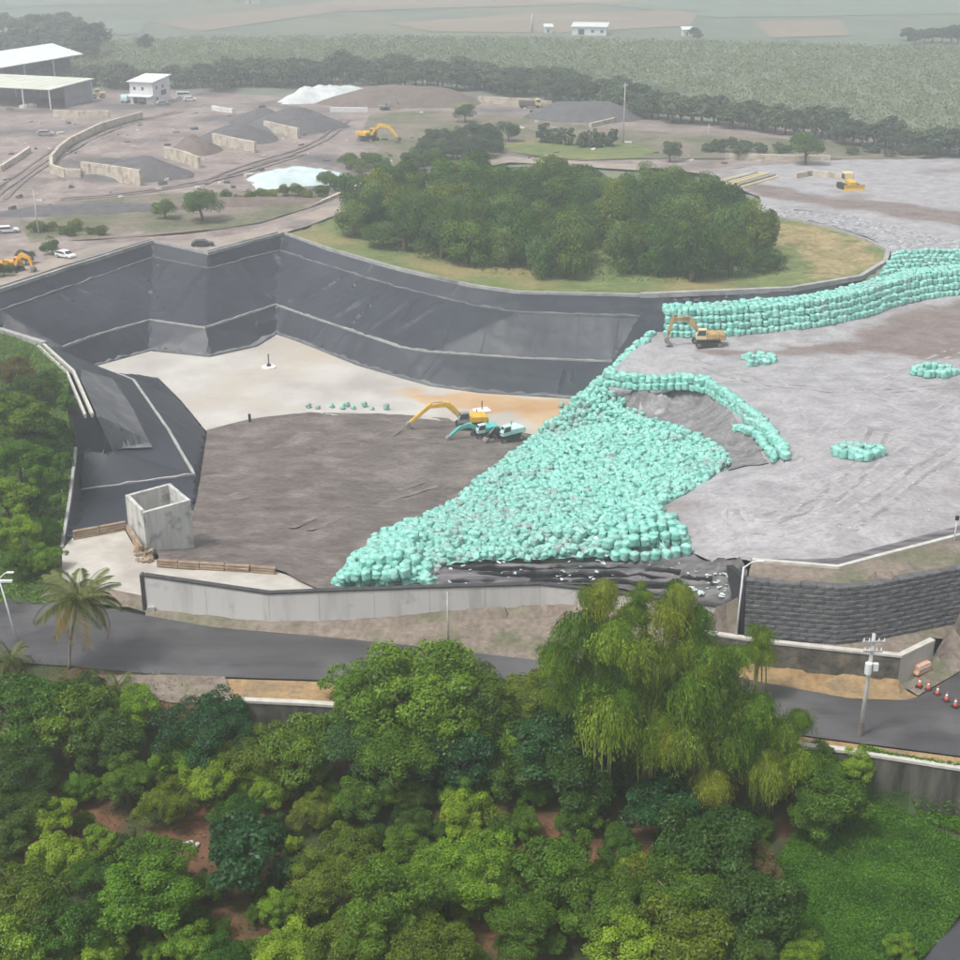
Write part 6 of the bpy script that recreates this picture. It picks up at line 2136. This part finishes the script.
cone_parts = None
def cone_mesh():
    base = MB().box(-.28, .28, -.28, .28, 0, .06).mesh('base')
    low = MB().tube([(0, 0, .06), (0, 0, .4)], [.2, .125], 12).mesh('lower_cone', True)
    band = MB().tube([(0, 0, .4), (0, 0, .66)], [.127, .08], 12).mesh('white_band', True)
    tip = MB().tube([(0, 0, .66), (0, 0, .85)], [.08, .045], 12).mesh('tip', True)
    for me, m in ((base, 'rubber'), (low, 'cone_red'), (band, 'white_plain'), (tip, 'cone_red')):
        me.materials.append(MATS[m])
    return [('base', base), ('lower_cone', low), ('white_band', band), ('tip', tip)]
CONE = cone_mesh()
ORD = ('leftmost', 'second', 'middle', 'fourth', 'last and rightmost')
for k, (a, b) in enumerate(((919, 687), (928, 690), (937, 695), (946, 701), (955, 707))):
    root = empty('traffic_cone', G(a, b) + Vector((0, 0, .05)), rng.uniform(0, 1), ORD[k] + ' red and white traffic cone across the side road', 'traffic cone', 'traffic cones at the side road')
    root.scale = (1.05,) * 3
    for nm, me in CONE:
        mesh_obj(nm, me, root)
b = G(922, 672)
root = empty('water_barrier', b, R(35), 'orange-pink plastic barrier at the end of the low stone wall', 'barrier')
MB().prism([(-1.0, 0), (1.0, 0), (1.0, .25), (.85, .35), (.85, .95), (-.85, .95), (-.85, .35), (-1.0, .25)], -.28, .28).build('body', 'barrier_pink', root, bevel=.06)
MB().box(-.8, .8, -.3, -.285, .55, .75).build('pale_band', 'white_plain', root)

# float with mast on the pit floor, marker plate, black post
b = G(269, 368)
root = empty('floating_platform', b, 0, 'small white float with a dark mast on the pale pit floor', 'float')
bm = MB().tube([(0, 0, .05), (0, 0, .3), (0, 0, .42)], [1.25, 1.3, 1.0], 14).build('float', 'white_plain', root)
MB().tube([(0, 0, .4), (0, 0, .75)], [.5, .3], 10).build('pump', 'rubber', root)
MB().tube([(0, 0, .7), (0, 0, 2.6)], .1, 8).build('mast', 'rubber', root)
b = G(482, 412)
root = empty('concrete_plate', b, R(20), 'white square plate with a post lying on the rust stained floor', 'plate')
MB().box(-1.3, 1.3, -1.0, 1.0, .1, .45).build('plate', 'white_plain', root, bevel=.08)
MB().tube([(0, 0, .4), (0, 0, 1.9)], .09, 8).build('post', 'rubber', root)
b = G(250, 424)
root = empty('marker_post', b, 0, 'short black post at the far edge of the brown waste', 'post')
MB().tube([(0, 0, -.2), (0, 0, 1.55)], .22, 8).build('shaft', 'rubber', root)
MB().tube([(0, 0, 1.55), (0, 0, 1.72)], [.26, .12], 8).build('head', 'rubber', root)
# weathered stones by the orchard path
for k, (a, b, s_, lab) in enumerate(((111, 757, .55, 'pale stone in the green bush left of the red path'), (188, 846, .5, 'pale broken boards lying on the red path, left piece'), (196, 848, .45, 'pale broken boards lying on the red path, right piece'))):
    p = G(a, b)
    mb = MB().box(-s_, s_, -s_ * .45, s_ * .45, 0, s_ * .4)
    o = mb.build('stone' if k == 0 else 'board', 'coping', None, bevel=.08)
    o.location = p + Vector((0, 0, 1.6 if k == 0 else .2))
    o.rotation_euler = (.1, .15, .6 * k)
    tag(o, lab, 'stone' if k == 0 else 'board')

# odds and ends lying about the yard
for nm, m, n, lab in (('debris', 'coping', 130, 'pale rubble and odds and ends scattered about the yard'), ('debris', 'pile_dark', 130, 'dark clods and scrap scattered about the yard')):
    mb = MB()
    for _ in range(n):
        p = G(rng.uniform(0, 640), rng.triangular(100, 235, 130)) if rng.random() < .8 else G(rng.uniform(640, 960), rng.uniform(150, 200))
        if not inp(p.x, p.y, YARD):
            continue
        s_ = rng.uniform(.25, 1.0)
        M4 = Matrix.Translation(p) @ Matrix.Rotation(rng.uniform(0, 3), 4, 'Z') @ Matrix.Rotation(rng.uniform(-.4, .4), 4, 'X')
        mb.box(-s_ * rng.uniform(.5, 2), s_, -s_ * .6, s_ * .6, -.2, s_ * rng.uniform(.4, .9), M4)
    tag(mb.build(nm, m), lab, 'debris', kind='stuff')

# ------------------------------------------------------------------ the misty air
HB = MB().box(-6300, 6300, -200, 9300, -12, CAM_H + 8)
hz = HB.build('haze', 'white_plain')
hm = bpy.data.materials.new('haze')
hm.use_nodes = True
hm.node_tree.nodes.clear()
ho = hm.node_tree.nodes.new('ShaderNodeOutputMaterial')
hv = hm.node_tree.nodes.new('ShaderNodeVolumePrincipled')
hv.inputs['Color'].default_value = (.92, .955, 1, 1)
hv.inputs['Density'].default_value = HAZE
hv.inputs['Anisotropy'].default_value = 0.65
hm.node_tree.links.new(hv.outputs[0], ho.inputs['Volume'])
hz.data.materials.clear()
hz.data.materials.append(hm)
hz['kind'] = 'stuff'
hz['label'] = 'pale mist over the whole place'
